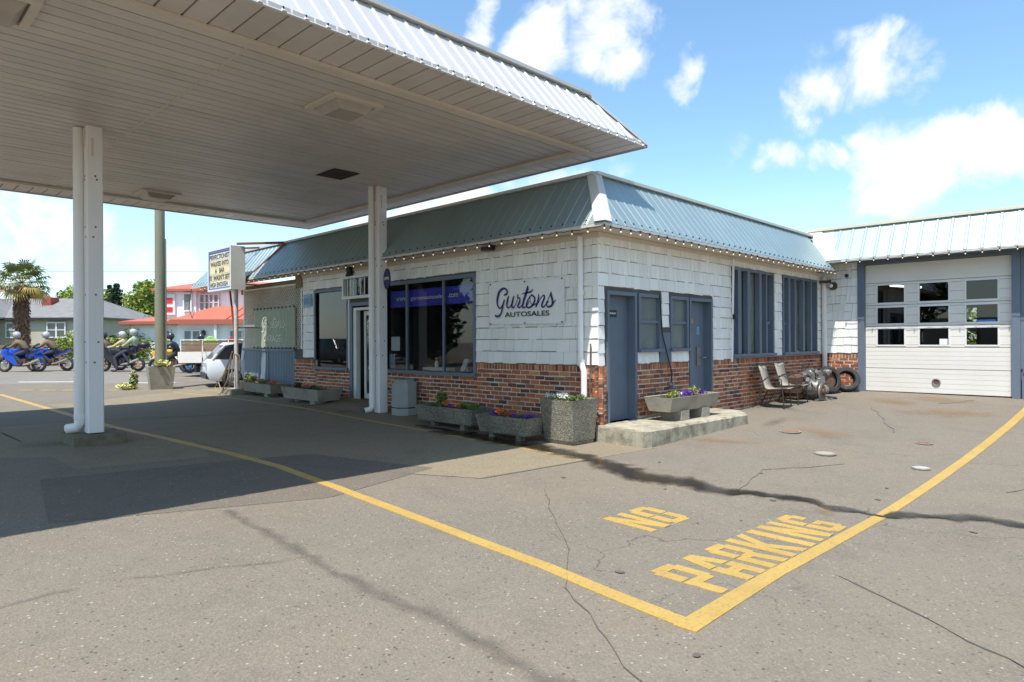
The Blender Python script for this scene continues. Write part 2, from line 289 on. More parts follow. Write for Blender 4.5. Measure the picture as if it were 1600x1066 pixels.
# ------------------------------------------------------------ mesh helpers
ORG={}
class B:
    def __init__(s): s.v=[]; s.f=[]
    def add(s,vs,fs):
        k=len(s.v); s.v+= [Vector(v) for v in vs]; s.f+=[tuple(i+k for i in f) for f in fs]; return s
    def box(s,x0,x1,y0,y1,z0,z1):
        if x0>x1:x0,x1=x1,x0
        if y0>y1:y0,y1=y1,y0
        if z0>z1:z0,z1=z1,z0
        return s.add([(x0,y0,z0),(x1,y0,z0),(x1,y1,z0),(x0,y1,z0),(x0,y0,z1),(x1,y0,z1),(x1,y1,z1),(x0,y1,z1)],
            [(0,3,2,1),(4,5,6,7),(0,1,5,4),(1,2,6,5),(2,3,7,6),(3,0,4,7)])
    def frus(s,bot,top):
        """bot/top: lists of equal length of points, closed solid"""
        n=len(bot); return s.add(list(bot)+list(top),[tuple(range(n-1,-1,-1)),tuple(range(n,2*n))]+[(i,(i+1)%n,n+(i+1)%n,n+i) for i in range(n)])
    def beam(s,p,q,w,h=None,up=Vector((0,0,1))):
        p=Vector(p);q=Vector(q);h=h or w;d=(q-p).normalized()
        if abs(d.dot(up))>.98: up=Vector((1,0,0))
        a=d.cross(up).normalized()*(w/2); b=a.cross(d).normalized()*(h/2)
        return s.frus([p-a-b,p+a-b,p+a+b,p-a+b],[q-a-b,q+a-b,q+a+b,q-a+b])
    def tube(s,pts,r,n=8,cap=True):
        pts=[Vector(p) for p in pts]; rs=r if isinstance(r,(list,tuple)) else [r]*len(pts); rings=[]
        ref=Vector((0,0,1)); k=len(s.v)
        prev=None
        for i,p in enumerate(pts):
            d=(pts[min(i+1,len(pts)-1)]-pts[max(i-1,0)]).normalized()
            if prev is None:
                a=d.cross(ref); 
                if a.length<.05: a=d.cross(Vector((1,0,0)))
            else: a=prev-d*prev.dot(d)
            a.normalize(); prev=a; b=d.cross(a)
            for j in range(n):
                t=2*PI*j/n; s.v.append(p+(a*math.cos(t)+b*math.sin(t))*rs[i])
        for i in range(len(pts)-1):
            for j in range(n):
                s.f.append((k+i*n+j,k+i*n+(j+1)%n,k+(i+1)*n+(j+1)%n,k+(i+1)*n+j))
        if cap:
            s.f.append(tuple(k+j for j in range(n-1,-1,-1))); e=k+(len(pts)-1)*n; s.f.append(tuple(e+j for j in range(n)))
        return s
    def lathe(s,prof,c=(0,0,0),n=16,axis='z'):
        k=len(s.v); c=Vector(c)
        for (r,z) in prof:
            for j in range(n):
                t=2*PI*j/n; u,v_=r*math.cos(t),r*math.sin(t)
                s.v.append(c+(Vector((u,v_,z)) if axis=='z' else Vector((u,z,v_)) if axis=='y' else Vector((z,u,v_))))
        for i in range(len(prof)-1):
            for j in range(n): s.f.append((k+i*n+j,k+i*n+(j+1)%n,k+(i+1)*n+(j+1)%n,k+(i+1)*n+j))
        s.f.append(tuple(k+j for j in range(n-1,-1,-1))); e=k+(len(prof)-1)*n; s.f.append(tuple(e+j for j in range(n)))
        return s
    def torus(s,c,R0,r0,axis='y',n=20,m_=8,sq=1.0):
        k=len(s.v); c=Vector(c)
        for i in range(n):
            t=2*PI*i/n
            for j in range(m_):
                u=2*PI*j/m_; rr=R0+r0*math.cos(u); h=r0*math.sin(u)*sq; a,b=rr*math.cos(t),rr*math.sin(t)
                s.v.append(c+(Vector((a,h,b)) if axis=='y' else Vector((h,a,b)) if axis=='x' else Vector((a,b,h))))
        for i in range(n):
            for j in range(m_):
                s.f.append((k+i*m_+j,k+((i+1)%n)*m_+j,k+((i+1)%n)*m_+(j+1)%m_,k+i*m_+(j+1)%m_))
        return s
    def ball(s,c,r,sc=(1,1,1),n=12,m_=8):
        prof=[(max(.001,r*math.sin(PI*i/m_)),-r*math.cos(PI*i/m_)) for i in range(m_+1)]
        b=B().lathe(prof,(0,0,0),n)
        c=Vector(c); return s.add([c+Vector((v.x*sc[0],v.y*sc[1],v.z*sc[2])) for v in b.v],b.f)
    def xf(s,mat4): s.v=[mat4@v for v in s.v]; return s
def root_of(o):
    while o.parent: o=o.parent
    return o
def tagp(o,label=None,cat=None,group=None,kind=None):
    if label: o['label']=label
    if cat: o['category']=cat
    if group: o['group']=group
    if kind: o['kind']=kind
    return o
def thing(name,label,cat,loc=(0,0,0),group=None):
    o=bpy.data.objects.new(name,None); COL.objects.link(o); o.location=loc; ORG[o]=Vector(loc); o.empty_display_size=.2
    return tagp(o,label,cat,group)
def mesh_of(name,b,org,smooth=False):
    me=bpy.data.meshes.new(name); me.from_pydata([tuple(v-org) for v in b.v],[],b.f); me.validate()
    if smooth: me.polygons.foreach_set('use_smooth',[True]*len(me.polygons))
    return me
def mk(name,b,mt,parent=None,smooth=False,label=None,kind=None,loc=None,ang=None):
    org=ORG[root_of(parent)] if parent else Vector(loc or (0,0,0))
    me=mesh_of(name,b,org,smooth)
    if smooth:
        try: me.set_sharp_from_angle(angle=R(ang or 40))
        except Exception: pass
    me.materials.append(M[mt] if isinstance(mt,str) else mt)
    o=bpy.data.objects.new(name,me); COL.objects.link(o)
    if parent: o.parent=parent
    else: o.location=org; ORG[o]=org
    if label: o['label']=label
    if kind: o['kind']=kind
    return o
def mks(name,b,mt,parent,smooth=False):
    '''every loose piece becomes an object of its own'''
    n=len(b.v); par=list(range(n))
    def find(i):
        while par[i]!=i: par[i]=par[par[i]]; i=par[i]
        return i
    for f in b.f:
        r0=find(f[0])
        for q in f[1:]: par[find(q)]=r0
    g={}
    for fi,f in enumerate(b.f): g.setdefault(find(f[0]),[]).append(f)
    for fs in g.values():
        ids=sorted({i for f in fs for i in f}); mp={i:k for k,i in enumerate(ids)}; c=B(); c.v=[b.v[i] for i in ids]; c.f=[tuple(mp[i] for i in f) for f in fs]; mk(name,c,mt,parent,smooth)
def solo(name,b,mt,label,cat,loc,group=None,smooth=False,kind=None):
    o=mk(name,b,mt,None,smooth,loc=loc); return tagp(o,label,cat,group,kind)
def copy_tree(o,parent=None):
    c=o.copy(); COL.objects.link(c); c.parent=parent
    for ch in list(o.children): copy_tree(ch,c)
    return c
def rects(b,polys,z): pass
def text_b(s,w,h,font=None,depth=.003,condense=True):
    """flat lettering as mesh in the (x right, y up) plane, fitted to w x h, lower left at 0"""
    cu=bpy.data.curves.new('lettering','FONT'); cu.body=s; cu.size=1; cu.extrude=.02; cu.resolution_u=3
    try: cu.offset=.012
    except Exception: pass
    ob=bpy.data.objects.new('lettering',cu); COL.objects.link(ob); dg=bpy.context.evaluated_depsgraph_get(); dg.update()
    me=bpy.data.meshes.new_from_object(ob.evaluated_get(dg)); vs=[v.co.copy() for v in me.vertices]; fs=[tuple(p.vertices) for p in me.polygons]
    bpy.data.objects.remove(ob); bpy.data.curves.remove(cu); bpy.data.meshes.remove(me)
    x0=min(v.x for v in vs);x1=max(v.x for v in vs);y0=min(v.y for v in vs);y1=max(v.y for v in vs)
    b=B(); b.v=[Vector(((v.x-x0)/(x1-x0)*w,(v.y-y0)/(y1-y0)*h,(v.z/.02)*depth/2)) for v in vs]; b.f=fs; return b
def on_F(b,X,Yl,z):   # put xy lettering onto a plane X=const facing -X; text runs towards -Y
    b.v=[Vector((X-v.z,Yl-v.x,z+v.y)) for v in b.v]; return b
def on_R(b,Y,Xl,z):
    b.v=[Vector((Xl+v.x,Y-v.z,z+v.y)) for v in b.v]; return b
def sm(t): t=max(0,min(1,t)); return t*t*(3-2*t)
def lerp_tab(t,x):
    if x<=t[0][0]: return t[0][1]
    for (a,u),(b_,v_) in zip(t,t[1:]):
        if x<=b_: return u+(v_-u)*(x-a)/(b_-a)
    return t[-1][1]
T0=[(0,0),(3.3,0),(5,-.06),(7.2,-.105),(9,-.10),(10.8,-.07),(12.7,-.015),(14.8,.06),(16.85,.17),(18.1,.285),(19,.3)]
T1=[(0,.02),(7,.02),(8.4,.01),(10,.05),(12,.10),(14,.16),(16,.23),(18.1,.30),(19,.3)]
def G0(x,y):
    d=.7158*x+.6983*y; w=sm((y-1.9)/3.6)
    z=lerp_tab(T0,x)*(1-w)+lerp_tab(T1,x)*w*(1-sm((x-8.4)/3)*sm((y-8)/3))
    z+=.10*sm((y-5.5)/6)*(1-sm((x-8.6)/2))
    z+=.07*sm((y-10.5)/3)*sm((x-5)/2)*(1-sm((d-17)/4))
    z+=.27*sm((d-21)/6.5)
    return z
_gc={}
def G(x,y):
    """ground height: the table is softened by a small average"""
    k=(round(x,3),round(y,3))
    if k not in _gc: _gc[k]=(G0(x,y)*2+G0(x+.45,y)+G0(x-.45,y)+G0(x,y+.45)+G0(x,y-.45))/6
    return _gc[k]
def SF(s,d): return (.7158*d+.6983*s, .6983*d-.7158*s)   # street frame (along street, away from camera)
def SFV(s,d,z): x,y=SF(s,d); return Vector((x,y,z))
STR_A=math.atan2(-.7158,.6983)    # heading of +s

# ------------------------------------------------------------ ground
def axis(lo,hi,dlo,dhi,step):
    v=[lo*1.0]; 
    a=[-400,-200,-100,-60,-35,-20]; a=[q for q in a if q<dlo]
    b_=[q for q in (60,100,200,400) if q>dhi]
    n=int(round((dhi-dlo)/step)); return a+[dlo+i*step for i in range(n+1)]+b_
xs=axis(0,0,-12,40,.2); ys=axis(0,0,-12,44,.2)
b=B(); 
for y in ys:
    for x in xs: b.v.append(Vector((x,y,G(x,y))))
nx=len(xs)
for j in range(len(ys)-1):
    for i in range(nx-1): b.f.append((j*nx+i,j*nx+i+1,(j+1)*nx+i+1,(j+1)*nx+i))
mk('ground',b,'asphalt',smooth=True,kind='structure')
def skirt(b,dz=.012):
    from collections import Counter
    c=Counter()
    for f in b.f:
        for i in range(len(f)): a_,d_=f[i],f[(i+1)%len(f)]; c[(min(a_,d_),max(a_,d_))]+=1
    new={}
    def dn(i):
        if i not in new: new[i]=len(b.v); b.v.append(b.v[i]-Vector((0,0,dz)))
        return new[i]
    for f in list(b.f):
        for i in range(len(f)):
            a_,d_=f[i],f[(i+1)%len(f)]
            if c[(min(a_,d_),max(a_,d_))]==1: b.f.append((d_,a_,dn(a_),dn(d_)))
def sheet(name,polys,mt,lift,parent=None,kind='structure',res=.35,loc=(0,0,0),label=None,cat=None):
    """polys: list of quads (4 xy corners) draped on the ground, subdivided"""
    b=B(); ed=[]
    for q in polys:
        a,bb,c,d=[Vector((*p,0)) for p in q]
        nu=max(1,int(max((bb-a).length,(c-d).length)/res)); nv=max(1,int(max((d-a).length,(c-bb).length)/res)); k=len(b.v)
        for j in range(nv+1):
            for i in range(nu+1):
                p=(a.lerp(bb,i/nu)).lerp(d.lerp(c,i/nu),j/nv); b.v.append(Vector((p.x,p.y,G(p.x,p.y)+lift)))
                ed.append((i/nu,j/nv))
        for j in range(nv):
            for i in range(nu): b.f.append((k+j*(nu+1)+i,k+j*(nu+1)+i+1,k+(j+1)*(nu+1)+i+1,k+(j+1)*(nu+1)+i))
    skirt(b)
    o=mk(name,b,mt,parent,loc=loc)
    if kind and not parent: o['kind']=kind
    if label: o['label']=label
    if cat: o['category']=cat
    return o
def ribbon(name,pts,wid,mt,lift,edge=False,jit=0,res=.25,**kw):
    """pts xy polyline, draped strip; edge attribute 1 in the centre, 0 at the rim"""
    P=[Vector((*p,0)) for p in pts]; ws=wid if isinstance(wid,(list,tuple)) else [wid]*len(P)
    Q=[];WW=[]
    for i in range(len(P)-1):
        n=max(1,int((P[i+1]-P[i]).length/res))
        for k in range(n): Q.append(P[i].lerp(P[i+1],k/n)); WW.append(ws[i]+(ws[i+1]-ws[i])*k/n)
    Q.append(P[-1]); WW.append(ws[-1])
    b=B(); ed=[]; nc=4 if edge else 1
    for i,p in enumerate(Q):
        d=(Q[min(i+1,len(Q)-1)]-Q[max(i-1,0)]).normalized(); a=Vector((-d.y,d.x,0))
        j1=(random.random()-.5)*jit; j2=(random.random()-.5)*jit
        for c in range(nc+1):
            t=c/nc*2-1; w=WW[i]/2*t+(j1 if t<0 else j2)
            q=p+a*w; b.v.append(Vector((q.x,q.y,G(q.x,q.y)+lift))); ed.append((1-abs(t))*(1 if 0<i<len(Q)-1 else 0))
    for i in range(len(Q)-1):
        for c in range(nc): b.f.append((i*(nc+1)+c,i*(nc+1)+c+1,(i+1)*(nc+1)+c+1,(i+1)*(nc+1)+c))
    if not edge: skirt(b)
    o=mk(name,b,mt,kind=kw.get('kind','structure'))
    if edge:
        at=o.data.attributes.new('edge','FLOAT','POINT'); at.data.foreach_set('value',ed)
    return o
def blot(name,cx,cy,rx,ry,mt,lift,seg=20,rot=0):
    b=B(); ed=[1]; b.v.append(Vector((cx,cy,G(cx,cy)+lift)))
    for ring in (.5,1):
        for i in range(seg):
            t=2*PI*i/seg; u,v_=rx*ring*math.cos(t),ry*ring*math.sin(t); x=cx+u*math.cos(rot)-v_*math.sin(rot); y=cy+u*math.sin(rot)+v_*math.cos(rot)
            b.v.append(Vector((x,y,G(x,y)+lift))); ed.append(1-ring)
    for i in range(seg):
        b.f.append((0,1+i,1+(i+1)%seg)); b.f.append((1+i,1+seg+i,1+seg+(i+1)%seg,1+(i+1)%seg))
    o=mk(name,b,mt,kind='structure'); at=o.data.attributes.new('edge','FLOAT','POINT'); at.data.foreach_set('value',ed); return o
# slabs and patches of other pavement
sheet('concrete_slab',[((3.9,8.0),(5.2,5.6),(7.0,5.42),(7.0,20.5)),((3.9,8.0),(7.0,20.5),(7.0,20.6),(3.6,19.0))],'concrete',.003)
sheet('pavement',[((7.0,5.42),(8.45,5.3),(8.45,21.5),(7.0,21.5))],'concrete',.0036)
sheet('asphalt_patch',[((3.5,6.0),(5.2,6.45),(4.55,8.3),(3.4,8.6)),((1.3,6.9),(3.5,6.0),(3.4,8.6),(1.6,8.9))],'asphalt_dark',.0045)
sheet('column_pad',[((2.02,9.25),(3.5,9.0),(4.6,14.4),(1.9,14.6)),((1.2,10.8),(2.0,10.4),(1.95,13.6),(1.0,13.4))],'concrete',.0042)
# painted lines
LW=.115
ribbon('yellow_line',[(3.36,1.90),(3.43,2.5),(3.52,3.1),(3.61,4.3),(3.79,6.4),(3.86,7.8),(3.78,9.0),(3.62,10.4),(3.42,13.3),(3.38,19),(3.36,24)],[.135,.13,.125,.12,.12,.12,.12,.12,.13,.13,.13],'paint_y',.0062)
ribbon('yellow_line',[(3.29,1.885),(4.65,1.935),(6.2,1.915),(7.0,1.905),(9.1,1.905),(11.7,1.90),(15.4,1.90),(17.5,1.90)],[.14,.12,.11,.11,.12,.13,.14,.14],'paint_y',.00624)
ribbon('yellow_line',[(7.0,5.5),(7.02,6.6),(7.02,9),(7.02,12),(7.02,15),(7.0,18),(6.9,20.5)],[.05,.07,.07,.07,.07,.07,.07],'paint_y',.0062)
# street markings
for (s0,s1,d) in ((-17.6,-15.6,23.6),(-13.6,-11.8,23.2),(-9.0,-6.5,23.6),(-7.6,-5.5,24.9)):
    a=SF(s0,d);c=SF(s1,d); ribbon('lane_mark',[a,c],.14,'paint_w',.0062)
for k in range(9):
    a=SF(-15.6+k*.75,20.9-.05*k); c=SF(-15.1+k*.75,20.9-.05*k); ribbon('yellow_dash',[a,c],.16,'paint_y',.0062)
a=SF(-22,27.6);c=SF(-17.6,27.4); ribbon('yellow_line',[a,c],.12,'paint_y',.0062)
# road beyond, far footpath with kerb
a=SF(-80,23.0); b2=SF(60,23.0); c2=SF(60,34.5); d2=SF(-80,34.5)
sheet('road',[(a,b2,c2,d2)],'road',.004,res=1.0)
b=B()
for s in range(-80,60,5):
    p=[SF(s,34.5),SF(s+5,34.5),SF(s+5,38.5),SF(s,38.5)]; z=G(*p[0])
    b.frus([Vector((q[0],q[1],z-.05)) for q in p],[Vector((q[0],q[1],z+.13)) for q in p])
mk('footpath',b,'conc',kind='structure')
b=B()
for q0,q1 in (((-80,38.5),(60,200)),):
    p=[SF(-160,38.5),SF(120,38.5),SF(220,300),SF(-300,300)]; b.add([Vector((*q,.55)) for q in p],[(0,1,2,3)])
mk('lawn',b,mat('grass verge',(.07,.11,.03),.9,var=.3,vscale=2),kind='structure')

# stencil letters NO PARKING
def letter(ch,x,y,w,h):
    """block stencil letters; baseline at y, up is +y; returns quads"""
    t=.095*w/.27; q=[]
    def r(x0,x1,y0,y1): q.append(((x+x0*w,y+y0*h),(x+x1*w,y+y0*h),(x+x1*w,y+y1*h),(x+x0*w,y+y1*h)))
    def s(a,b_,wd=.27):   # slanted stroke a->b (fractions)
        (ax,ay),(bx,by)=a,b_; q.append(((x+(ax-wd/2)*w,y+ay*h),(x+(ax+wd/2)*w,y+ay*h),(x+(bx+wd/2)*w,y+by*h),(x+(bx-wd/2)*w,y+by*h)))
    T=.36
    if ch=='P': r(0,T,0,.49);r(0,T,.52,.9);r(.12,.88,.84,1);r(.66,1,.42,.9);r(T,.9,.34,.49)
    if ch=='A': r(0,T,0,.49);r(.66,1,0,.49);r(T,.66,.22,.38);s((.2,.52),(.46,1),.34);s((.8,.52),(.54,1),.34)
    if ch=='R': r(0,T,0,.49);r(0,T,.52,.9);r(.12,.88,.84,1);r(.66,1,.48,.9);r(T,.88,.38,.52);s((.84,0),(.72,.40),.34)
    if ch=='K': r(0,T-.03,0,1);s((.84,1),(.42,.50),.34);s((.84,0),(.42,.54),.34)
    if ch=='I': r(.30,.68,0,1)
    if ch=='N': r(0,.30,0,1);r(.70,1,0,1);s((.82,.0),(.18,1),.32)
    if ch=='G': r(0,T,.1,.49);r(0,T,.52,.9);r(.12,.88,.84,1);r(.66,1,.66,.9);r(.12,.88,0,.16);r(.66,1,.1,.49);r(.5,.68,.36,.49)
    if ch=='O': r(0,T,.1,.49);r(0,T,.52,.9);r(.12,.88,.84,1);r(.66,1,.52,.9);r(.12,.88,0,.16);r(.66,1,.1,.49)
    return q
i=0
xx=3.95
for ch in 'PARKING':
    wl=.31 if ch!='I' else .14; sheet('painted_letter',letter(ch,xx if ch!='I' else xx-.09,2.0,.31,.55),'paint_y',.0062,res=.15); xx+=wl+.072
for k,ch in enumerate('NO'): sheet('painted_letter',letter(ch,4.86+k*.375,3.09,.31,.52),'paint_y',.0062,res=.15)
# water run from the planters
ribbon('wet_run',[(7.1,8.9),(7.2,8.0),(7.25,7.0),(7.2,6.2),(7.1,5.6),(6.95,5.1),(6.72,4.7),(6.68,4.35),(6.78,3.9),(6.75,3.5),(6.95,3.1),(7.1,2.75),(7.03,2.45),(7.0,2.1),(7.02,1.9),(7.25,1.65),(7.5,1.3),(7.5,.9),(7.6,.2),(7.7,-1)],
   [.5,.9,1.0,1.0,.8,.8,1.1,1.2,1.0,.8,.62,.56,.46,.38,.32,.48,.55,.46,.42,.3],'wet',.0112,edge=True,jit=.16,res=.12)
ribbon('wet_run',[(7.3,9.6),(7.35,8.6),(7.45,7.6),(7.4,6.9)],[.5,.55,.5,.3],'wet',.0118,edge=True,jit=.15,res=.12)
for (x,y,rx,ry,mt) in [(16.4,4.2,1.2,.9,'rust'),(17.3,3.6,.9,1.2,'rust'),(15.5,2.9,1.8,1.0,'rust'),(12,5.0,1.4,.35,'stain'),(9.6,4.9,1.2,.4,'rust'),(11.5,4.0,1.2,.7,'rust'),(2.2,11.6,1.0,1.0,'stain'),(14,5.7,1.6,.5,'stain'),(6.8,2.35,.5,.2,'rust')]:
    blot('stain',x,y,rx,ry,mt,.0125,rot=random.random()*3)
# dark tyre track across the foreground and crack lines
ribbon('tyre_track',[(2.55,6.35),(2.5,5.2),(2.42,4.3),(2.38,3.6),(2.4,3.0),(2.38,2.5),(2.35,2.0),(2.3,1.3)],[.2,.3,.26,.3,.34,.34,.36,.4],'stain',.0098,edge=True,jit=.06,res=.12)
def crack(pts,w=.0028): ribbon('crack',pts,w,'tar',.0072,jit=.01,res=.08)
def wob(p,q,n=9,a=.05):
    o=[]
    for i in range(n+1):
        t=i/n; o.append((p[0]+(q[0]-p[0])*t+(random.random()-.5)*a*(0<i<n),p[1]+(q[1]-p[1])*t+(random.random()-.5)*a*(0<i<n)))
    return o
crack(wob((5.3,4.7),(3.95,3.25),8,.06)); crack(wob((3.95,3.25),(3.3,2.75),5,.04)); crack(wob((3.3,2.75),(2.35,1.35),8,.05))
crack(wob((4.9,1.6),(3.9,.2),8,.06),.006); crack(wob((6.9,3.3),(8.2,3.6),7,.05)); crack(wob((8.2,3.6),(9.4,3.0),6,.06),.006)
ribbon('tar_seam',wob((1.2,5.0),(2.6,4.4),8,.05),.09,'stain',.0098,edge=True); ribbon('tar_seam',wob((.2,4.9),(1.2,5.0),8,.05),.09,'stain',.0098,edge=True); crack(wob((9,1.2),(12,.4),8,.1),.008)
crack(wob((12.5,3.2),(15.2,4.3),9,.12),.012); crack(wob((16.6,3.4),(17.5,2.9),6,.06),.012)
crack([(5.2,5.55),(3.95,7.95)],.01); crack([(5.2,5.55),(7.0,5.38)],.01); crack(wob((3.5,14.5),(7,12.9),10,.03),.01)
for _ in range(16):
    x=random.uniform(1.5,9);y=random.uniform(.2,6); r=random.uniform(.012,.03) if random.random()<.85 else random.uniform(.03,.05)
    blot('gum_spot',x,y,r,r*random.uniform(.5,1),'tar',.0078,seg=9,rot=random.random()*3)
# covers in the ground
def cover(x,y,r,mt,label):
    b=B(); z=G(x,y)+.006; b.lathe([(r,z),(r,z+.012),(r*.9,z+.014),(r*.86,z+.008)],(x,y,0),20); c=B(); c.lathe([(r*.8,z+.008),(r*.8,z+.016)],(x,y,0),20)
    t=thing('tank_cover',label,'cover',(x,y,z)); mk('rim',b,'conc',t); mk('lid',c,mt,t)
cover(9.85,3.40,.15,mat('pale lid',(.36,.32,.26),.6,var=.1),'pale round fill cover in the asphalt, nearest the parking letters')
cover(11.2,4.42,.17,mat('rusty lid',(.24,.12,.075),.8,var=.3,vscale=20),'rusty round fill cover close to the concrete step')
cover(9.82,2.2,.11,mat('white lid',(.42,.42,.41),.5,var=.1),'small white fill cover beside the long yellow line')
cover(11.8,2.6,.12,mat('rusty lid',(.2,.1,.07),.8,var=.3,vscale=20),'small dark fill cover farther along towards the garage door')
# apron hump at the door and concrete threshold
b=B(); nxx,nyy=8,24
for j in range(nyy+1):
    for i_ in range(nxx+1):
        x=7.35+(8.42-7.35)*i_/nxx; y=11.6+(16.0-11.6)*j/nyy
        h=.10*sm((x-7.3)/.9)*sm((y-11.6)/1.0)*(1-sm((y-15.2)/.8)); b.v.append(Vector((x,y,G(x,y)+.009+h)))
for j in range(nyy):
    for i_ in range(nxx): k=j*(nxx+1)+i_; b.f.append((k,k+1,k+nxx+2,k+nxx+1))
mk('apron',b,'concrete',smooth=True,kind='structure')
for y in (12.1,13.5): ribbon('joint',[(7.1,y-.2),(7.5,y-.1)],.015,'tar',.03)

# ------------------------------------------------------------ canopy
CX0,CX1,CY0,CY1,CZ=-1.15,9.42,6.03,17.18,4.8
can=thing('station_canopy','wide flat canopy with white metal edge over the forecourt, carried on white posts','canopy',(4.1,11.4,4.8))
IX0,IX1,IY0,IY1=CX0+.62,CX1-.62,CY0+.88,CY1-1.0
b=B(); b.box(CX0+.16,CX1-.16,CY0+.16,CY1-.16,CZ+.05,CZ+.10); mk('deck',b,'dark',can)
def board(x0,x1,y0,y1,z=CZ):
    b=B(); b.box(x0,x1,y0,y1,z,z+.045); return b
g=.0105; PT=.2
secs=[IX0,3.15,7.0,IX1]; n=int((IY1-IY0)/PT); py=(IY1-IY0)/n
for a_,c_ in zip(secs[:-1],secs[1:]):
    for k in range(n):
        y=IY0+k*py; dz=random.uniform(0,.004); mk('soffit_board',board(a_+.012,c_-.012,y+g,y+py-g,CZ+dz),'soffit',can)
b=B()
for x in secs[1:-1]: b.box(x-.012,x+.012,IY0,IY1,CZ-.004,CZ+.03)
mks('joint_strip',b,'trim',can)
def edge_boards(horizontal,a0,a1,b0,b1):
    n=int((a1-a0)/.245); p=(a1-a0)/n
    for k in range(n):
        q=a0+k*p
        mk('border_board',board(q+g,q+p-g,b0,b1,CZ+random.uniform(0,.004)) if horizontal else board(b0,b1,q+g,q+p-g,CZ+random.uniform(0,.004)),'soffit',can)
edge_boards(True,CX0+.05,CX1-.05,CY0+.012,IY0-.06); edge_boards(True,CX0+.05,CX1-.05,IY1+.06,CY1-.04)
edge_boards(False,IY0-.06,IY1+.06,CX0+.05,IX0-.06); edge_boards(False,IY0-.06,IY1+.06,IX1+.06,CX1-.05)
TW=.085
for nm,(x0,x1,y0,y1) in {'a':(IX0-TW,IX1+TW,IY0-TW,IY0+TW*.9),'b':(IX0-TW,IX1+TW,IY1-TW,IY1+TW),'c':(IX0-TW,IX0+TW,IY0+TW*.9,IY1-TW),'d':(IX1-TW,IX1+TW,IY0+TW*.9,IY1-TW)}.items():
    b=B(); b.box(x0,x1,y0,y1,CZ-.05,CZ-.002); mk('trim_beam',b,'trim',can)
# ribbed sloping fascia
def ribbed_slope(p0,p1,q0,q1,pitch,rib,parent,mt,name,per=4,thick=.02,cap=0):
    """slope between lower edge p0->p1 and upper edge q0->q1 (same parameter), split into sheets of `per` ribs; ribs are trapezoids standing proud"""
    p0,p1,q0,q1=map(Vector,(p0,p1,q0,q1)); L=(p1-p0).length; n=max(1,round(L/pitch)); nrm=(p1-p0).cross(q0-p0).normalized()
    if nrm.z<0: nrm=-nrm
    d=(p1-p0).normalized(); ql0=(q0-p0).dot(d); ql1=(q1-p0).dot(d); H=(q0-p0)-d*ql0
    def top(u):  # height fraction available at abscissa u (hips)
        f=1.0
        if ql0>0.01 and u<ql0: f=u/ql0
        if ql1<L-.01 and u>ql1: f=min(f,(L-u)/(L-ql1))
        return max(0,min(1,f))
    k=0
    while k<n:
        b=B(); e=min(n,k+per)
        prof=[]
        for i in range(k,e):
            u=i*L/n; w=L/n
            prof+= [(u+.0*w,0),(u+w*.38,0),(u+w*.44,rib),(u+w*.56,rib),(u+w*.62,0)]
        prof.append((e*L/n-.002,0))
        base=len(b.v)
        for (u,h) in prof:
            f=top(u); b.v.append(p0+d*u+nrm*h); b.v.append(p0+d*u+H*f+nrm*h)
        m_=len(prof)
        for i in range(m_-1): b.f.append((2*i,2*i+2,2*i+3,2*i+1))
        for (u,h) in prof:
            f=top(u); b.v.append(p0+d*u-nrm*thick); b.v.append(p0+d*u+H*f-nrm*thick)
        o_=2*m_
        for i in range(m_-1): b.f.append((o_+2*i,o_+2*i+1,o_+2*i+3,o_+2*i+2)); b.f.append((2*i,o_+2*i,o_+2*i+2,2*i+2)); b.f.append((2*i+1,2*i+3,o_+2*i+3,o_+2*i+1))
        b.f.append((0,1,o_+1,o_)); b.f.append((2*m_-2,o_+2*m_-2,o_+2*m_-1,2*m_-1))
        mk(name,b,mt,parent); k=e
IN=.70; FT=CZ+.82
c=[(CX0,CY0),(CX1,CY0),(CX1,CY1),(CX0,CY1)]; t_=[(CX0+IN,CY0+IN),(CX1-IN,CY0+IN),(CX1-IN,CY1-IN),(CX0+IN,CY1-IN)]
for i in range(4):
    j=(i+1)%4; ribbed_slope((*c[i],CZ-.012),(*c[j],CZ-.012),(*t_[i],FT),(*t_[j],FT),.24,.016,can,'fascia','fascia_sheet',4)
b=B()
for i in range(4):
    j=(i+1)%4; b.beam((*t_[i],FT+.03),(*t_[j],FT+.03),.16,.05)
mks('cap_flashing',b,'flash',can)
b=B()
for i in range(4):
    b.beam(Vector((*c[i],CZ+.01)),Vector((*t_[i],FT+.02)),.10,.03)
mks('hip_flashing',b,'fascia',can)
b=B(); b.box(CX0+IN,CX1-IN,CY0+IN,CY1-IN,FT-.05,FT-.01); mk('roof_deck',b,'grey_roof',can)
# screws along the drip edge
b=B()
for k in range(int((CX1-CX0)/.24)):
    x=CX0+(k+.5)*.24; b.box(x-.007,x+.007,CY0+.0,CY0+.02,CZ+.028,CZ+.044)
mk('screw',b,'black',can,kind='stuff')
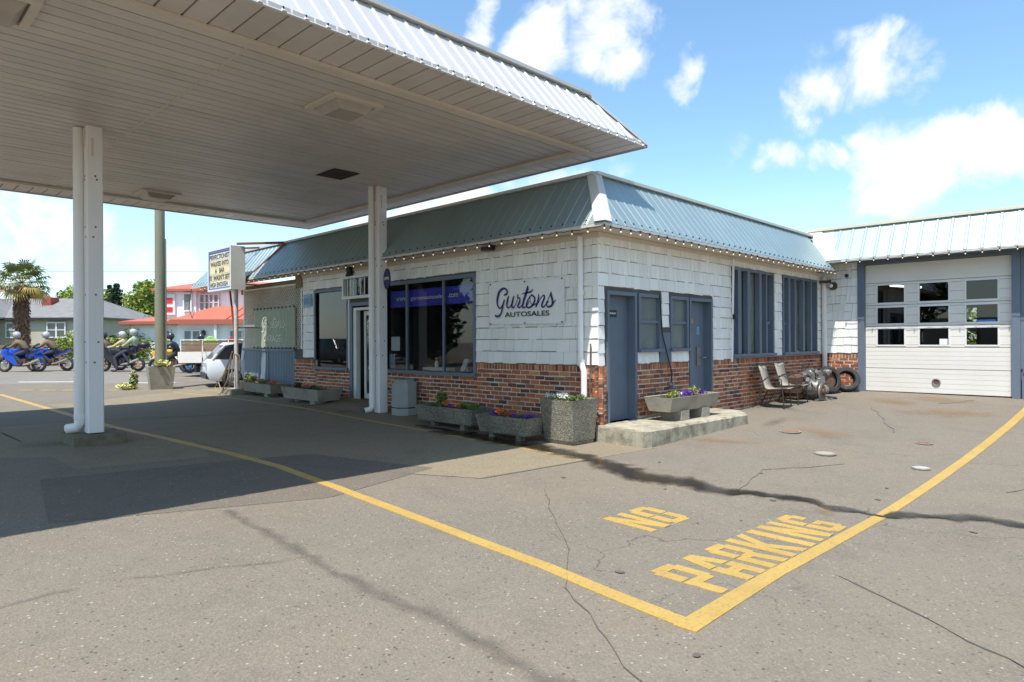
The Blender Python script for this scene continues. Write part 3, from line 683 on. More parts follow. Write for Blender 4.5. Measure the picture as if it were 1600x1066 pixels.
# lights under the canopy
def lamp(x,y,label):
    t=thing('canopy_lamp',label,'lamp',(x,y,CZ),'square lamps under the canopy')
    b=B(); 
    for (x0,x1,y0,y1) in ((-.38,.38,-.38,-.30),(-.38,.38,.30,.38),(-.38,-.30,-.30,.30),(.30,.38,-.30,.30)): b.box(x+x0,x+x1,y+y0,y+y1,CZ-.045,CZ-.001)
    mk('frame',b,'trim',t)
    b=B(); a=.29; e=.20; b.frus([Vector((x-e,y-e,CZ-.13)),Vector((x+e,y-e,CZ-.13)),Vector((x+e,y+e,CZ-.13)),Vector((x-e,y+e,CZ-.13))],[Vector((x-a,y-a,CZ-.02)),Vector((x+a,y-a,CZ-.02)),Vector((x+a,y+a,CZ-.02)),Vector((x-a,y+a,CZ-.02))]); mk('lens',b,'lens',t)
lamp(4.85,7.88,'square canopy lamp with frosted lens, between the tall front post and the roof corner'); lamp(4.87,15.40,'square canopy lamp hanging low near the far edge, right of the front post'); lamp(1.0,7.8,'square canopy lamp cut off by the upper left corner of the photo')
b=B(); b.box(6.46,7.02,10.85,11.55,CZ-.006,CZ-.001); c_=B()
for k in range(6): c_.box(6.5,6.98,10.9+k*.11,10.93+k*.11,CZ-.016,CZ-.007)
t=thing('ceiling_vent','dark open hatch in the canopy soffit left of the second post','vent',(6.74,11.2,CZ)); mk('opening',b,'dark',t); mk('slat',c_,'iron',t,kind='stuff')
# posts
def post(x,y,zb,label,plinth,pdx,pdy,pr):
    t=thing('canopy_post',label,'post',(x,y,zb),'posts carrying the canopy'); g0=G(x,y)
    b=B(); w=.105; c=.012; z1=CZ-.003
    pr8=[(-w+c,-w),(w-c,-w),(w,-w+c),(w,w-c),(w-c,w),(-w+c,w),(-w,w-c),(-w,-w+c)]
    b.frus([Vector((x+u,y+v_,zb)) for u,v_ in pr8],[Vector((x+u,y+v_,z1)) for u,v_ in pr8]); mk('shaft',b,'post',t)
    b=B(); px,py=x+pdx,y+pdy; b.tube([(px,py,CZ-.01),(px,py,zb+.14),(px+pdx*.2,py+pdy*.2,zb+.07),(px+pdx*.9,py+pdy*.9,zb+.05)],pr,14); mk('drain_pipe',b,'pvc',t,True)
    b=B(); 
    for z in (zb+.9,zb+3.9,zb+.2): b.lathe([(pr+.006,z),(pr+.006,z+.07)],(px,py,0),14)
    mks('pipe_collar',b,'pvc',t,True)
    b=B(); q=Vector((px+pdx*.9,py+pdy*.9,zb+.05)); d=Vector((pdx,pdy,0)).normalized(); b.tube([q-d*.02,q+d*.012],pr*.85,12); mk('pipe_mouth',b,'black',t)
    b=B(); b.box(x-.05,x-.02,y-w-.012,y-w,4.35,4.62); b.box(x-w-.012,x-w,y-.02,y+.03,4.5,4.78); mks('bracket',b,'trim',t)
    b=B()
    for (dy,z) in ((.0,4.05),(.02,4.0),(.0,3.3),(-.03,3.15),(.0,2.3),(.03,1.6),(-.02,1.3)): b.box(x-w-.004,x-w+.001,y+dy-.012,y+dy+.012,z,z+.024); b.box(x-.01+dy,x+.014+dy,y-w-.004,y-w+.001,z,z+.024)
    mks('bolt_hole',b,'iron',t)
    if plinth:
        b=B(); n=14
        ring=[]
        for i in range(4*5):
            s,u=divmod(i,5); u=u/5; cs=[(-.30,-.34),(.34,-.34),(.34,.30),(-.30,.30)]; A_=Vector(cs[s]); Bb=Vector(cs[(s+1)%4]); p=A_.lerp(Bb,u)*(1.08+random.uniform(-.06,.06)); ring.append(p)
        b.frus([Vector((x+p.x*1.05-.02,y+p.y*1.05+.02,g0-.03)) for p in ring],[Vector((x+p.x-.02,y+p.y+.02,zb-.01+random.uniform(-.018,.012))) for p in ring]); mk('plinth',b,mat('broken kerb concrete',(.16,.135,.09),.95,var=.25,vscale=8,bump=1,bscale=25,dirt=(.06,.055,.035),dscale=5,dthr=.5,damt=.7),t)
    return t
post(2.71,11.33,.275,'white canopy post on a broken concrete block, the nearest and tallest in view',True,-.155,.13,.075)
post(7.93,11.55,G(7.93,11.55),'white canopy post standing beside the grey waste bin by the shop window',False,-.17,.06,.058)

# ------------------------------------------------------------ shop building
FX,RY,GX=8.41,6.31,18.12
bld=thing('shop_building','low shop with white shingle walls, brick base and blue grey mansard roof','building',(FX,RY,0))
gar=thing('garage_wing','garage wing with a wide sectional door and pale ribbed roof','building',(GX,4.0,.28))
def wallF(parent,X,y0,y1,z0,z1,holes,mt='shinglegap',th=.18,name='wall'):
    b=B(); ys_=sorted(set([y0,y1]+[h[0] for h in holes]+[h[1] for h in holes])); zs=sorted(set([z0,z1]+[h[2] for h in holes]+[h[3] for h in holes]))
    for a_,c_ in zip(ys_[:-1],ys_[1:]):
        for d_,e_ in zip(zs[:-1],zs[1:]):
            my,mz=(a_+c_)/2,(d_+e_)/2
            if any(h[0]<my<h[1] and h[2]<mz<h[3] for h in holes): continue
            b.box(X,X+th,a_,c_,d_,e_)
    return mk(name,b,mt,parent)
def wallR(parent,Y,x0,x1,z0,z1,holes,mt='shinglegap',th=.18,name='wall'):
    b=B(); ys_=sorted(set([x0,x1]+[h[0] for h in holes]+[h[1] for h in holes])); zs=sorted(set([z0,z1]+[h[2] for h in holes]+[h[3] for h in holes]))
    for a_,c_ in zip(ys_[:-1],ys_[1:]):
        for d_,e_ in zip(zs[:-1],zs[1:]):
            my,mz=(a_+c_)/2,(d_+e_)/2
            if any(h[0]<my<h[1] and h[2]<mz<h[3] for h in holes): continue
            b.box(a_,c_,Y,Y+th,d_,e_)
    return mk(name,b,mt,parent)
F_holes=[(9.20,12.02,1.0,2.80),(13.58,15.02,.99,2.81),(12.15,13.34,.0,2.45),(12.3,13.6,2.62,3.06)]
R_holes=[(8.62,9.44,0,2.38),(9.54,10.20,1.43,2.38),(10.56,11.17,1.43,2.38),(11.24,12.08,0,2.38),(12.98,15.02,1.27,3.08),(15.55,17.70,1.29,3.10)]
wallF(bld,FX,RY+.18,16.05,-.2,3.42,F_holes); wallR(bld,RY,FX,GX,-.2,3.42,R_holes)
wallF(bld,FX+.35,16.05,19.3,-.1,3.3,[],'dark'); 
G_holes=[(2.30,5.28,.0,3.46)]
wallF(gar,GX,5.29,RY-.002,-.1,3.62,[]); wallF(gar,GX+.02,-3.0,2.2,-.1,3.62,[],'blue')
# pieces: bricks and shingles
PIECES=[]    # (kind, facing, centre, length, height, dist)
def bricks_on(face,plane,a0,a1,z0,z1,parent,skip=(),soldier=False):
    zc=z1
    L=.203;H=.059;P_=.222;Q=.078
    rows=int(round((z1-z0-(.115 if soldier else 0))/Q)); r=0
    if soldier:
        a=a0
        while a<a1-.03:
            w=min(.060,a1-a); PIECES.append(('brick',face,plane,a+w/2,z1-.055,w,.105,parent)); a+=.076
        zc=z1-.115
    for k in range(rows):
        z=zc-(k+.5)*Q; a=a0-(P_/2 if k%2 else 0)+random.uniform(-.02,.02)
        while a<a1:
            s=max(a,a0); e=min(a+L*random.uniform(.96,1.02),a1)
            if e-s>.035 and not any(h[0]-.0<(s+e)/2<h[1] and h[2]<z<h[3] for h in skip): PIECES.append(('brick',face,plane,(s+e)/2,z+random.uniform(-.004,.004),e-s,H*random.uniform(.92,1.04),parent))
            a+=P_
def shingles_on(face,plane,a0,a1,rows,parent,skip=(),seed=0):
    for k in range(len(rows)-1):
        z0,z1=rows[k],rows[k+1]; a=a0
        while a<a1-.005:
            w=random.choice((.12,.15,.18,.2,.24,.28,.3)) if z1<2.7 else random.choice((.09,.11,.13,.15,.18)); e=min(a+w,a1)
            if a1-e<.05: e=a1
            segs=[(a,e)]
            for h in skip:
                if h[2]<(z0+z1)/2<h[3] :
                    ns=[]
                    for (s_,t__) in segs:
                        if t__<=h[0] or s_>=h[1]: ns.append((s_,t__))
                        else:
                            if s_<h[0]-.01: ns.append((s_,h[0]))
                            if t__>h[1]+.01: ns.append((h[1],t__))
                    segs=ns
            for (s_,t__) in segs:
                if t__-s_>.015: PIECES.append(('shingle',face,plane,(s_+t__)/2,(z0+z1)/2+.0045,t__-s_-.006,z1-z0-.009,parent))
            a=e
fw=[(12.02,13.60,0,4)]
bricks_on('F',FX,RY-.09,9.20,0.02,1.20,bld,soldier=True)
bricks_on('F',FX,9.20,12.02,.03,.93,bld)
bricks_on('F',FX,13.45,15.05,.15,.93,bld); bricks_on('F',FX-.04,15.0,16.05,.15,1.16,bld,soldier=True)
bricks_on('R',RY,FX-.06,8.70,.02,1.19,bld,soldier=False); bricks_on('R',RY,9.45,11.22,.27,1.20,bld,soldier=True); bricks_on('R',RY,12.10,18.1,.1,1.21,bld,soldier=True)
bricks_on('G',GX,5.44,RY-.02,.28,1.24,gar,soldier=True)
rowsF=[1.2,1.41,1.62,1.83,2.045,2.255,2.465,2.675,2.9,3.11,3.30]
Fs=[(9.13,12.09,0,2.87),(13.52,15.08,0,2.86),(12.09,13.60,0,3.10)]
shingles_on('F',FX,RY-.02,15.66,rowsF,bld,Fs)
rowsR=[1.2,1.40,1.615,1.83,2.04,2.25,2.46,2.67,2.9,3.12,3.32]
Rs=[(8.56,9.50,0,2.44),(9.48,10.26,1.37,2.44),(10.5,11.22,1.37,2.44),(11.2,12.14,0,2.44),(12.93,15.08,1.22,3.13),(15.5,17.76,1.24,3.15),(10.16,10.58,0,1.745)]
shingles_on('R',RY,FX-.02,GX,rowsR,bld,Rs)
shingles_on('G',GX,5.44,RY-.02,[1.24,1.45,1.66,1.87,2.08,2.30,2.51,2.72,2.94,3.15,3.36,3.6],gar)
CAMV=Vector((0,0,EYE))
def pcenter(p):
    return Vector((p[2],p[3],p[4])) if p[1] in 'FG' else Vector((p[3],p[2],p[4]))
def piece_geo(p,unit=False):
    kind,face,pl,a,z,w,h,par=p; b=B()
    if kind=='brick':
        f=random.uniform(.004,.011); bk=.03
        b.box(-f,bk,-w/2,w/2,-h/2,h/2)
        if not unit:
            for i in (0,3,4,7): b.v[i]+=Vector((random.uniform(-.003,.003),random.uniform(-.004,.004),random.uniform(-.004,.004)))
    else:
        t0=.022;t1=.010; jb=random.uniform(-.012,.010); tl=random.uniform(-.007,.007); lap=.03
        b.frus([Vector((-t0,-w/2,-h/2+jb+tl)),Vector((.003,-w/2,-h/2)),Vector((.003,w/2,-h/2)),Vector((-t0+random.uniform(-.004,.004),w/2,-h/2+jb-tl))],
               [Vector((-t1,-w/2,h/2+lap*0)),Vector((.003,-w/2,h/2)),Vector((.003,w/2,h/2)),Vector((-t1,w/2,h/2))])
    if face=='R': b.v=[Vector((-v.y,v.x,v.z)) for v in b.v]
    return b
M['moss']=soft_mat('damp grime',(.05,.045,.03),.75,.42,.8,6,.95,.1)
for par in (bld,gar):
    for kind in ('brick','shingle'):
        L_=[p for p in PIECES if p[0]==kind and p[7] is par]
        L_.sort(key=lambda p:-(p[5]*p[6])/max(1,(pcenter(p)-CAMV).length)**2 if True else 0)
        near=L_[:298]; rest=L_[298:]; cache={}
        for p in near:
            key=(kind,p[1],round(p[5],2),round(p[6],2),random.randint(0,2))
            if key not in cache:
                q=(kind,p[1],0,0,0,p[5],p[6],par); me=mesh_of(kind,piece_geo(q),Vector((0,0,0))); me.materials.append(M[kind]); cache[key]=me
            o=bpy.data.objects.new(kind,cache[key]); COL.objects.link(o); o.parent=par; o.location=pcenter(p)-ORG[par]
        if rest:
            b=B()
            for p in rest:
                q=piece_geo(p); c_=pcenter(p); b.add([v+c_ for v in q.v],q.f)
            mk(kind,b,kind,par,kind='stuff')
# mortar faces
b=B(); b.box(FX-.002,FX+.02,RY-.075,9.2,-.1,1.19); b.box(FX-.002,FX+.02,9.2,12.02,-.1,.93); b.box(FX-.002,FX+.02,13.45,15.0,-.1,.93); b.box(FX-.042,FX+.02,15.0,16.05,-.1,1.155)
b.box(FX-.05,8.62,RY-.002,RY+.03,-.1,1.185); b.box(9.45,11.22,RY-.002,RY+.03,-.1,1.19); b.box(12.10,18.1,RY-.002,RY+.03,-.1,1.2); mks('mortar',b,'mortar',bld)
b=B(); b.box(GX-.002,GX+.03,5.44,RY-.03,.1,1.235); mks('mortar',b,'mortar',gar)
# openings, F wall
def frameF(X,y0,y1,z0,z1,w=.07,d=.1,muls=(),rails=(),sill=True,nm='window',parent=bld,fm='blue',gm='glass',label=None,pr=.03,gx=.03,mw=.035):
    f=B(); f.box(X-pr,X+d,y0-w,y0,z0,z1); f.box(X-pr,X+d,y1,y1+w,z0,z1); f.box(X-pr,X+d,y0-w,y1+w,z1,z1+w)
    win=mk(nm,f,fm,parent,label=label)
    if sill: s=B(); s.box(X-pr-.05,X+d,y0-w-.02,y1+w+.02,z0-w*.9,z0); mk('sill',s,fm,win)
    if muls or rails:
        for m_ in muls: s=B(); s.box(X-.005,X+.05,m_-mw/2,m_+mw/2,z0,z1); mk('mullion',s,fm,win)
        for r_ in rails: s=B(); s.box(X-.008,X+.05,y0,y1,r_-.025,r_+.025); mk('rail',s,fm,win)
    eds=[y0]+sorted(muls)+[y1]
    for a_,c_ in zip(eds[:-1],eds[1:]):
        s=B(); s.box(X+gx,X+gx+.006,a_+.004,c_-.004,z0+.004,z1-.004); mk('pane',s,gm,win)
    return win
def frameR(Y,x0,x1,z0,z1,w=.07,d=.1,muls=(),rails=(),sill=True,nm='window',parent=bld,fm='blue',gm='glass',label=None,pr=.03,gx=.03,mw=.035):
    f=B(); f.box(x0-w,x0,Y-pr,Y+d,z0,z1); f.box(x1,x1+w,Y-pr,Y+d,z0,z1); f.box(x0-w,x1+w,Y-pr,Y+d,z1,z1+w)
    win=mk(nm,f,fm,parent,label=label)
    if sill: s=B(); s.box(x0-w-.02,x1+w+.02,Y-pr-.05,Y+d,z0-w*.9,z0); mk('sill',s,fm,win)
    for m_ in muls: s=B(); s.box(m_-mw/2,m_+mw/2,Y-.005,Y+.05,z0,z1); mk('mullion',s,fm,win)
    for r_ in rails: s=B(); s.box(x0,x1,Y-.008,Y+.05,r_-.025,r_+.025); mk('rail',s,fm,win)
    eds=[x0]+sorted(muls)+[x1]
    for a_,c_ in zip(eds[:-1],eds[1:]):
        s=B(); s.box(a_+.004,c_-.004,Y+gx,Y+gx+.006,z0+.004,z1-.004); mk('pane',s,gm,win)
    return win
frameF(FX,9.20,12.02,1.0,2.80,.075,.12,muls=(10.10,11.30),label='three pane shop window')
frameF(FX,13.58,15.02,.99,2.81,.07,.12,label='single pane window left of the entrance')
w_=frameF(FX,12.36,13.55,2.65,3.05,.06,.1,muls=(13.02,),fm='frame_w',gm='glass_d',nm='transom_window',pr=.13,gx=-.05,mw=.07,sill=False)
b=B(); 
for y in (12.55,12.72,12.88,13.15,13.28,13.42): b.box(FX-.10,FX-.085,y-.015,y+.015,2.66,3.04)
mks('bar',b,'frame_w',w_)
b=B(); b.box(FX-.13,FX+.05,12.30,13.61,2.58,2.648); mk('sill',b,'frame_w',w_)
# entrance
b=B(); b.box(FX-.03,FX+.14,13.34,13.44,.25,2.5); b.box(FX-.03,FX+.14,12.05,12.15,.25,2.5); b.box(FX-.03,FX+.14,12.15,13.34,2.42,2.5); dr=mk('entrance_door',b,'blue',bld)
b=B(); b.box(FX-.01,FX+.10,13.20,13.32,.27,2.38); b.box(FX-.01,FX+.1,12.17,13.20,2.32,2.38); mk('door_jamb',b,'frame_w',dr)
b=B(); b.box(FX+.11,FX+.15,12.98,13.06,.3,2.3); b.box(FX+.11,FX+.15,12.17,12.24,.3,2.3); b.box(FX+.11,FX+.15,12.24,12.98,2.2,2.3); b.box(FX+.11,FX+.15,12.24,12.98,.3,.42); mk('door_leaf',b,'frame_w',dr)
b=B(); b.box(FX+.125,FX+.131,12.24,12.98,.42,2.2); mk('pane',b,'glass_d',dr)
b=on_F(text_b('AUTO',.38,.08),FX+.10,12.92,2.02); mk('lettering',b,'white',dr)
b=on_F(text_b('SALES',.38,.08),FX+.10,12.92,1.9); mk('lettering',b,'white',dr)
b=B(); b.box(FX+.145,FX+.16,12.2,13.0,.3,1.2); mk('kick_panel',b,'navy',dr)
b=B(); b.box(FX-.06,FX+.4,12.05,13.45,.18,.262); mk('threshold',b,'conc',bld)
b=B(); b.box(FX-.028,FX+.02,13.46,13.55,.93,2.6); mk('corner_board',b,'frame_w',bld)
# R wall openings
def doorR(x0,x1,z0,z1,label):
    f=B(); f.box(x0-.06,x0,RY-.03,RY+.2,z0,z1); f.box(x1,x1+.06,RY-.03,RY+.2,z0,z1); f.box(x0-.06,x1+.06,RY-.03,RY+.2,z1,z1+.06); d_=mk('door',f,'blue',bld,label=label)
    s=B(); s.box(x0+.003,x1-.003,RY+.13,RY+.17,z0+.005,z1-.003); mk('door_leaf',s,'blue',d_); return d_
d1=doorR(8.68,9.40,.27,2.34,'plain blue door near the building corner'); d2=doorR(11.28,12.05,.28,2.34,'blue door with a metal lock plate')
b=B(); b.box(8.86,9.08,RY+.118,RY+.129,1.99,2.10); mk('name_plate',b,'black',d1)
b=on_R(text_b('RESTROOM',.16,.03),RY+.116,8.89,2.03); mk('lettering',b,'white',d1)
b=B(); b.box(11.72,11.86,RY+.10,RY+.13,1.10,1.46); mk('lock_plate',b,'steel',d2)
b=B(); b.tube([(11.83,RY+.10,1.26),(11.83,RY+.03,1.26),(11.92,RY+.02,1.26)],.015,8); mk('handle',b,'steel',d2)
b=B(); b.box(11.74,11.84,RY+.12,RY+.129,1.70,1.86); mk('notice',b,'notice',d2)
b=B(); b.box(11.42,11.6,RY+.12,RY+.129,1.93,2.0); mk('name_plate',b,mat('ochre plate',(.5,.3,.12)),d2)
frost=mat('frosted pane',(.17,.19,.17),.2,var=.2,vscale=3,spec=.8)
for (x0,x1) in ((9.58,10.16),(10.60,11.12)): frameR(RY,x0,x1,1.45,2.34,.06,.12,rails=(1.92,),gm=frost,label='frosted sash window')
b=B(); b.box(10.19,10.56,RY-.022,RY+.0,1.2,1.74); mk('panel',b,'blue',bld)
def finwin(x0,x1,fins,rail,label):
    w=frameR(RY,x0,x1,1.30,3.06,.06,.3,muls=(),gm='glass',label=label,pr=.03,gx=.075)
    for (f0,f1) in fins: s=B(); s.box(f0,f1,RY-.03,RY+.07,1.30,3.06); mk('fin',s,'blue',w)
    s=B(); s.box(x0+.005,x1-.005,RY+.11,RY+.12,1.32,3.05); mk('blind',s,mat('cream blind',(.42,.41,.33),.8,var=.25,vscale=2.2,dirt=(.06,.06,.06),dscale=1.5,dthr=.52),w)  # cream sheet added behind the glass to lighten the panes
    s=B(); s.box(rail[0],rail[1],RY+.02,RY+.07,1.95,2.01); mk('rail',s,'blue',w)
    s=B(); s.box(rail[0],rail[1],RY+.055,RY+.07,1.30,1.95); mks('screen',s,'blue',w)
    return w
finwin(13.02,14.98,((13.22,13.36),(13.66,13.80),(14.25,14.37),(14.60,14.66)),(14.66,14.9),'tall window with blue fins, beside the white pole')
finwin(15.60,17.66,((15.85,15.97),(16.22,16.30),(16.75,16.85),(17.25,17.35)),(15.62,15.85),'tall window with blue fins, nearest the inner corner')
b=B(); b.box(12.9,17.9,RY-.07,RY+.0,1.212,1.238); mk('sill',b,'blue',bld)
# interior behind the glass
b=B(); b.box(FX+.35,17.9,RY+.4,16,-.0,.12); b.box(13.9,14,6.8,16,.1,3.3); b.box(FX+.2,14,16.0,16.1,.1,3.3); b.box(FX+.18,17.9,RY+.2,16,3.3,3.36); b.box(12.4,12.5,RY+.2,9.0,.1,3.3); b.box(8.6,12.4,8.6,8.7,.1,3.3); mks('interior_wall',b,'mid',bld)
b=B(); b.box(8.9,9.5,9.3,11.9,.1,.98); mk('display_shelf',b,'dark',bld)
b=B(); b.box(12.9,18,RY+1.6,RY+1.7,.1,3.3); mk('interior_partition',b,mat('cream inside wall',(.40,.38,.30),.8),bld)
b=B(); b.box(8.485,8.497,9.24,11.98,2.33,2.68); sg=mk('window_banner',b,'purple',bld)
for tx,yl,w_2,z in (('www.',11.76,.42,2.462),('gurtonsautosales',11.24,1.09,2.44),('.com',10.03,.30,2.462)):
    hh=.075 if tx!='gurtonsautosales' else .105
    mk('lettering',on_F(text_b(tx,w_2,hh),8.478,yl,z),'white',sg)
# things in the window
solo('price_sheet',B().box(8.47,8.478,11.62,11.93,1.40,1.70),'white','white printed sheet taped inside the big shop window','poster',(8.47,11.8,1.5))
solo('price_sheet',B().box(8.47,8.478,11.80,12.0,1.04,1.32),'notice','pale blue sticker low inside the big shop window','poster',(8.47,11.9,1.2))
solo('magazine',B().beam((8.75,9.93,1.0),(8.85,9.90,1.24),.2,.01),'white','white brochure leaning in the shop window','magazine',(8.8,9.9,1.0))
solo('magazine',B().beam((8.75,9.75,1.0),(8.85,9.78,1.22),.12,.01),'notice','blue and white brochure leaning in the shop window','magazine',(8.8,9.75,1.0))
solo('cloth_bag',B().ball((8.75,9.58,1.10),.13,(1,.9,1)),'maroon','maroon bag on the shelf inside the shop window','bag',(8.75,9.58,.98),smooth=True)
solo('grey_box',B().box(8.62,8.9,9.26,9.46,.985,1.16),'conc_grey','grey box at the right end of the window shelf','box',(8.75,9.35,.985))
solo('tray',B().box(8.6,8.8,10.2,11.0,.985,1.06),'trim','long cream tray on the window shelf','tray',(8.7,10.6,.985))
fg=thing('figurine','small red and white figurine standing in the shop window','figurine',(8.7,10.66,1.06)); mk('body',B().lathe([(.035,1.06),(.045,1.14),(.02,1.2)],(8.7,10.66,0),10),'white',fg,True); mk('head',B().ball((8.7,10.66,1.235),.035),'red',fg,True)
# roof: F side, R side
EZ,RZ=3.345,4.27; EX,EY=7.90,5.81; UX,UY=8.60,6.50
ribbed_slope((EX,21.9,EZ),(EX,EY,EZ),(UX,21.3,RZ),(UX,UY,RZ),.23,.008,bld,'metal_blue','roof_panel',4)
ribbed_slope((EX,EY,EZ),(17.62,EY,EZ),(UX,UY,RZ),(18.3,UY,RZ),.23,.008,bld,'metal_blue','roof_panel',4)
b=B(); b.frus([Vector((EX-.03,EY+.16,EZ+.02)),Vector((EX-.03,EY-.03,EZ+.02)),Vector((EX+.16,EY-.03,EZ+.02))],[Vector((UX-.03,UY+.14,RZ+.03)),Vector((UX-.03,UY-.03,RZ+.03)),Vector((UX+.14,UY-.03,RZ+.03))]); mks('hip_flashing',b,'flash',bld)
b=B(); b.beam((UX+.05,UY,RZ+.035),(UX+.05,21.4,RZ+.035),.22,.05); b.beam((UX,UY+.05,RZ+.036),(18.3,UY+.05,RZ+.036),.22,.05); mks('ridge_cap',b,'flash',bld)
b=B(); b.box(UX+.1,18.3,UY+.1,21.3,RZ-.1,RZ-.02); mk('roof_deck',b,'grey_roof',bld)
b=B(); b.box(EX+.03,FX+.0,EY+.03,21.8,EZ-.03,EZ-.01); b.box(FX,17.6,EY+.03,RY-.03,EZ-.03,EZ-.01); b.box(EX+.4,14,19.3,21.8,EZ-.04,EZ-.01); mks('eave_soffit',b,'trim',bld)
b=B(); b.box(EX-.004,EX+.018,EY,21.85,EZ-.05,EZ-.008); b.box(EX+.018,17.62,EY-.004,EY+.018,EZ-.05,EZ-.008); mks('eave_trim',b,'flash',bld)
b=B(); b.box(FX-.045,FX-.0,RY-.06,16.0,3.22,3.31); b.box(FX,GX-.03,RY-.045,RY,3.24,3.31); mks('frieze_board',b,'trim',bld)
b=B()
for k in range(70): b.box(EX+.02,EX+.04,EY+.11+k*.23,EY+.11+k*.23+.018,EZ+.05,EZ+.075)
for k in range(42): b.box(EX+.11+k*.23,EX+.11+k*.23+.018,EY+.02,EY+.04,EZ+.05,EZ+.075)
mk('screw',b,'black',bld,kind='stuff')
# beam under eave above lattice
b=B(); b.box(FX+.02,FX+.2,15.95,19.4,3.0,3.22); b.box(FX-.06,FX+.12,15.66,15.95,3.0,3.3); mks('lintel',b,'wood',bld)
# downpipe near the corner
def pipe(pts,r,parent,mt='pvc',nm='downpipe'): return mk(nm,B().tube(pts,r,12),mt,parent,True)
pipe([(FX-.08,6.60,3.26),(FX-.08,6.60,1.32),(FX-.12,6.54,1.2),(FX-.12,6.50,1.12),(FX-.12,6.50,.4)],.05,bld)
pipe([(18.0,RY-.10,3.2),(18.02,RY-.10,.32)],.06,bld)
b=B(); b.lathe([(.062,2.32),(.062,2.40)],(FX-.08,6.60,0),12); b.lathe([(.062,1.2),(.062,1.3)],(FX-.10,6.57,0),12); mks('pipe_collar',b,'pvc',bld,True)
solo('sign_pole',B().tube([(12.86,RY-.1,3.25),(12.78,RY-.1,1.15)],.022,8),'pvc','thin white leaning pole fixed to the shingle wall left of the tall windows','pole',(12.8,RY-.1,1.15))
solo('junction_box',B().box(12.77,12.85,RY-.18,RY-.12,2.02,2.12),'black','small dark junction box on the thin white pole','box',(12.8,RY-.15,2.0))
# corrugated blue skirting and lattice beneath the eave
t=thing('corrugated_screen','blue grey corrugated metal sheet below the lattice by the flower troughs','screen',(8.4,17.5,.2))
for (y0,y1) in ((16.06,17.55),(17.56,19.15)):
    b=B(); n=int((y1-y0)/.09)
    for k in range(n):
        y=y0+k*.09; b.frus([Vector((8.40,y,.2)),Vector((8.365,y+.02,.2)),Vector((8.365,y+.05,.2)),Vector((8.40,y+.07,.2)),Vector((8.40,y+.09,.2)),Vector((8.42,y+.09,.2)),Vector((8.42,y,.2))],
            [Vector((8.40,y,1.36)),Vector((8.365,y+.02,1.36)),Vector((8.365,y+.05,1.36)),Vector((8.40,y+.07,1.36)),Vector((8.40,y+.09,1.36)),Vector((8.42,y+.09,1.36)),Vector((8.42,y,1.36))])
    mk('metal_sheet',b,'bluepanel',t)
b=B(); b.box(8.35,8.43,16.06,19.15,1.36,1.42); mk('top_rail',b,'blue',t)
t=thing('lattice_screen','cream diagonal lattice closing the porch end under the eave','lattice',(8.42,17.5,1.4))
b=B(); z0,z1,y0,y1=1.42,3.10,15.72,19.12; sp=.105
k=-20
for fam in (1,-1):
    s=y0-(z1-z0)-.2
    while s<y1+(z1-z0):
        # line y = s + fam*(z-z0)
        pts=[]
        za,zb=z0,z1
        if fam==1: ya,yb=s,s+(z1-z0)
        else: ya,yb=s+(z1-z0)*0+0,s-(z1-z0)
        # clip in y
        def zy(y): return z0+(y-ya)*fam
        if max(ya,yb)>y0 and min(ya,yb)<y1:
            P0=[ya,za];P1=[yb,zb]
            for P_ in (P0,P1):
                if P_[0]<y0: P_[0]=y0; P_[1]=zy(y0)
                if P_[0]>y1: P_[0]=y1; P_[1]=zy(y1)
            if abs(P0[1]-P1[1])>.03:
                X=8.405 if fam==1 else 8.414; b.beam((X,P0[0],P0[1]),(X,P1[0],P1[1]),.008,.034,up=Vector((1,0,0)))
        s+=sp
mk('slat',b,'lattice',t,kind='stuff')
b=B(); b.box(8.39,8.43,15.70,15.76,1.42,3.12); b.box(8.39,8.43,19.10,19.16,1.42,3.12); b.box(8.39,8.43,15.76,19.10,3.08,3.12); b.box(8.385,8.43,18.4,19.1,2.02,2.10); mk('frame',b,'lattice',t)
# old green sheet sign with raised lettering
t=thing('faded_sign_board','faded green corrugated board with ghost lettering hung over the lattice','sign',(8.33,17.1,1.9))
def strokeb(strokes,X,depth,sy=None):
    b=B()
    for st in strokes:
        pts=[]
        n=len(st)
        P=[Vector((p[0],p[1])) for p in st]; Wd=[p[2] for p in st]
        Q=[];QW=[]
        for i in range(n-1):
            p0=P[max(i-1,0)];p1=P[i];p2=P[i+1];p3=P[min(i+2,n-1)]
            for k in range(5):
                u=k/5; Q.append(.5*((2*p1)+(-p0+p2)*u+(2*p0-5*p1+4*p2-p3)*u*u+(-p0+3*p1-3*p2+p3)*u**3)); QW.append(Wd[i]+(Wd[i+1]-Wd[i])*u)
        Q.append(P[-1]);QW.append(Wd[-1])
        k0=len(b.v)
        for i,q in enumerate(Q):
            d=(Q[min(i+1,len(Q)-1)]-Q[max(i-1,0)]); d=d.normalized() if d.length>1e-6 else Vector((1,0)); a=Vector((-d.y,d.x))*QW[i]*.5
            for s_ in (1,-1):
                b.v.append(Vector((X-depth,q.x+a.x*s_,q.y+a.y*s_)))
        for i in range(len(Q)-1): b.f.append((k0+2*i,k0+2*i+1,k0+2*i+3,k0+2*i+2))
        # round ends
        for (q,w) in ((Q[0],QW[0]),(Q[-1],QW[-1])):
            k1=len(b.v)
            for j in range(10): b.v.append(Vector((X-depth-.0002,q.x+math.cos(j*PI/5)*w*.5,q.y+math.sin(j*PI/5)*w*.5)))
            b.f.append(tuple(range(k1,k1+10)))
    return b
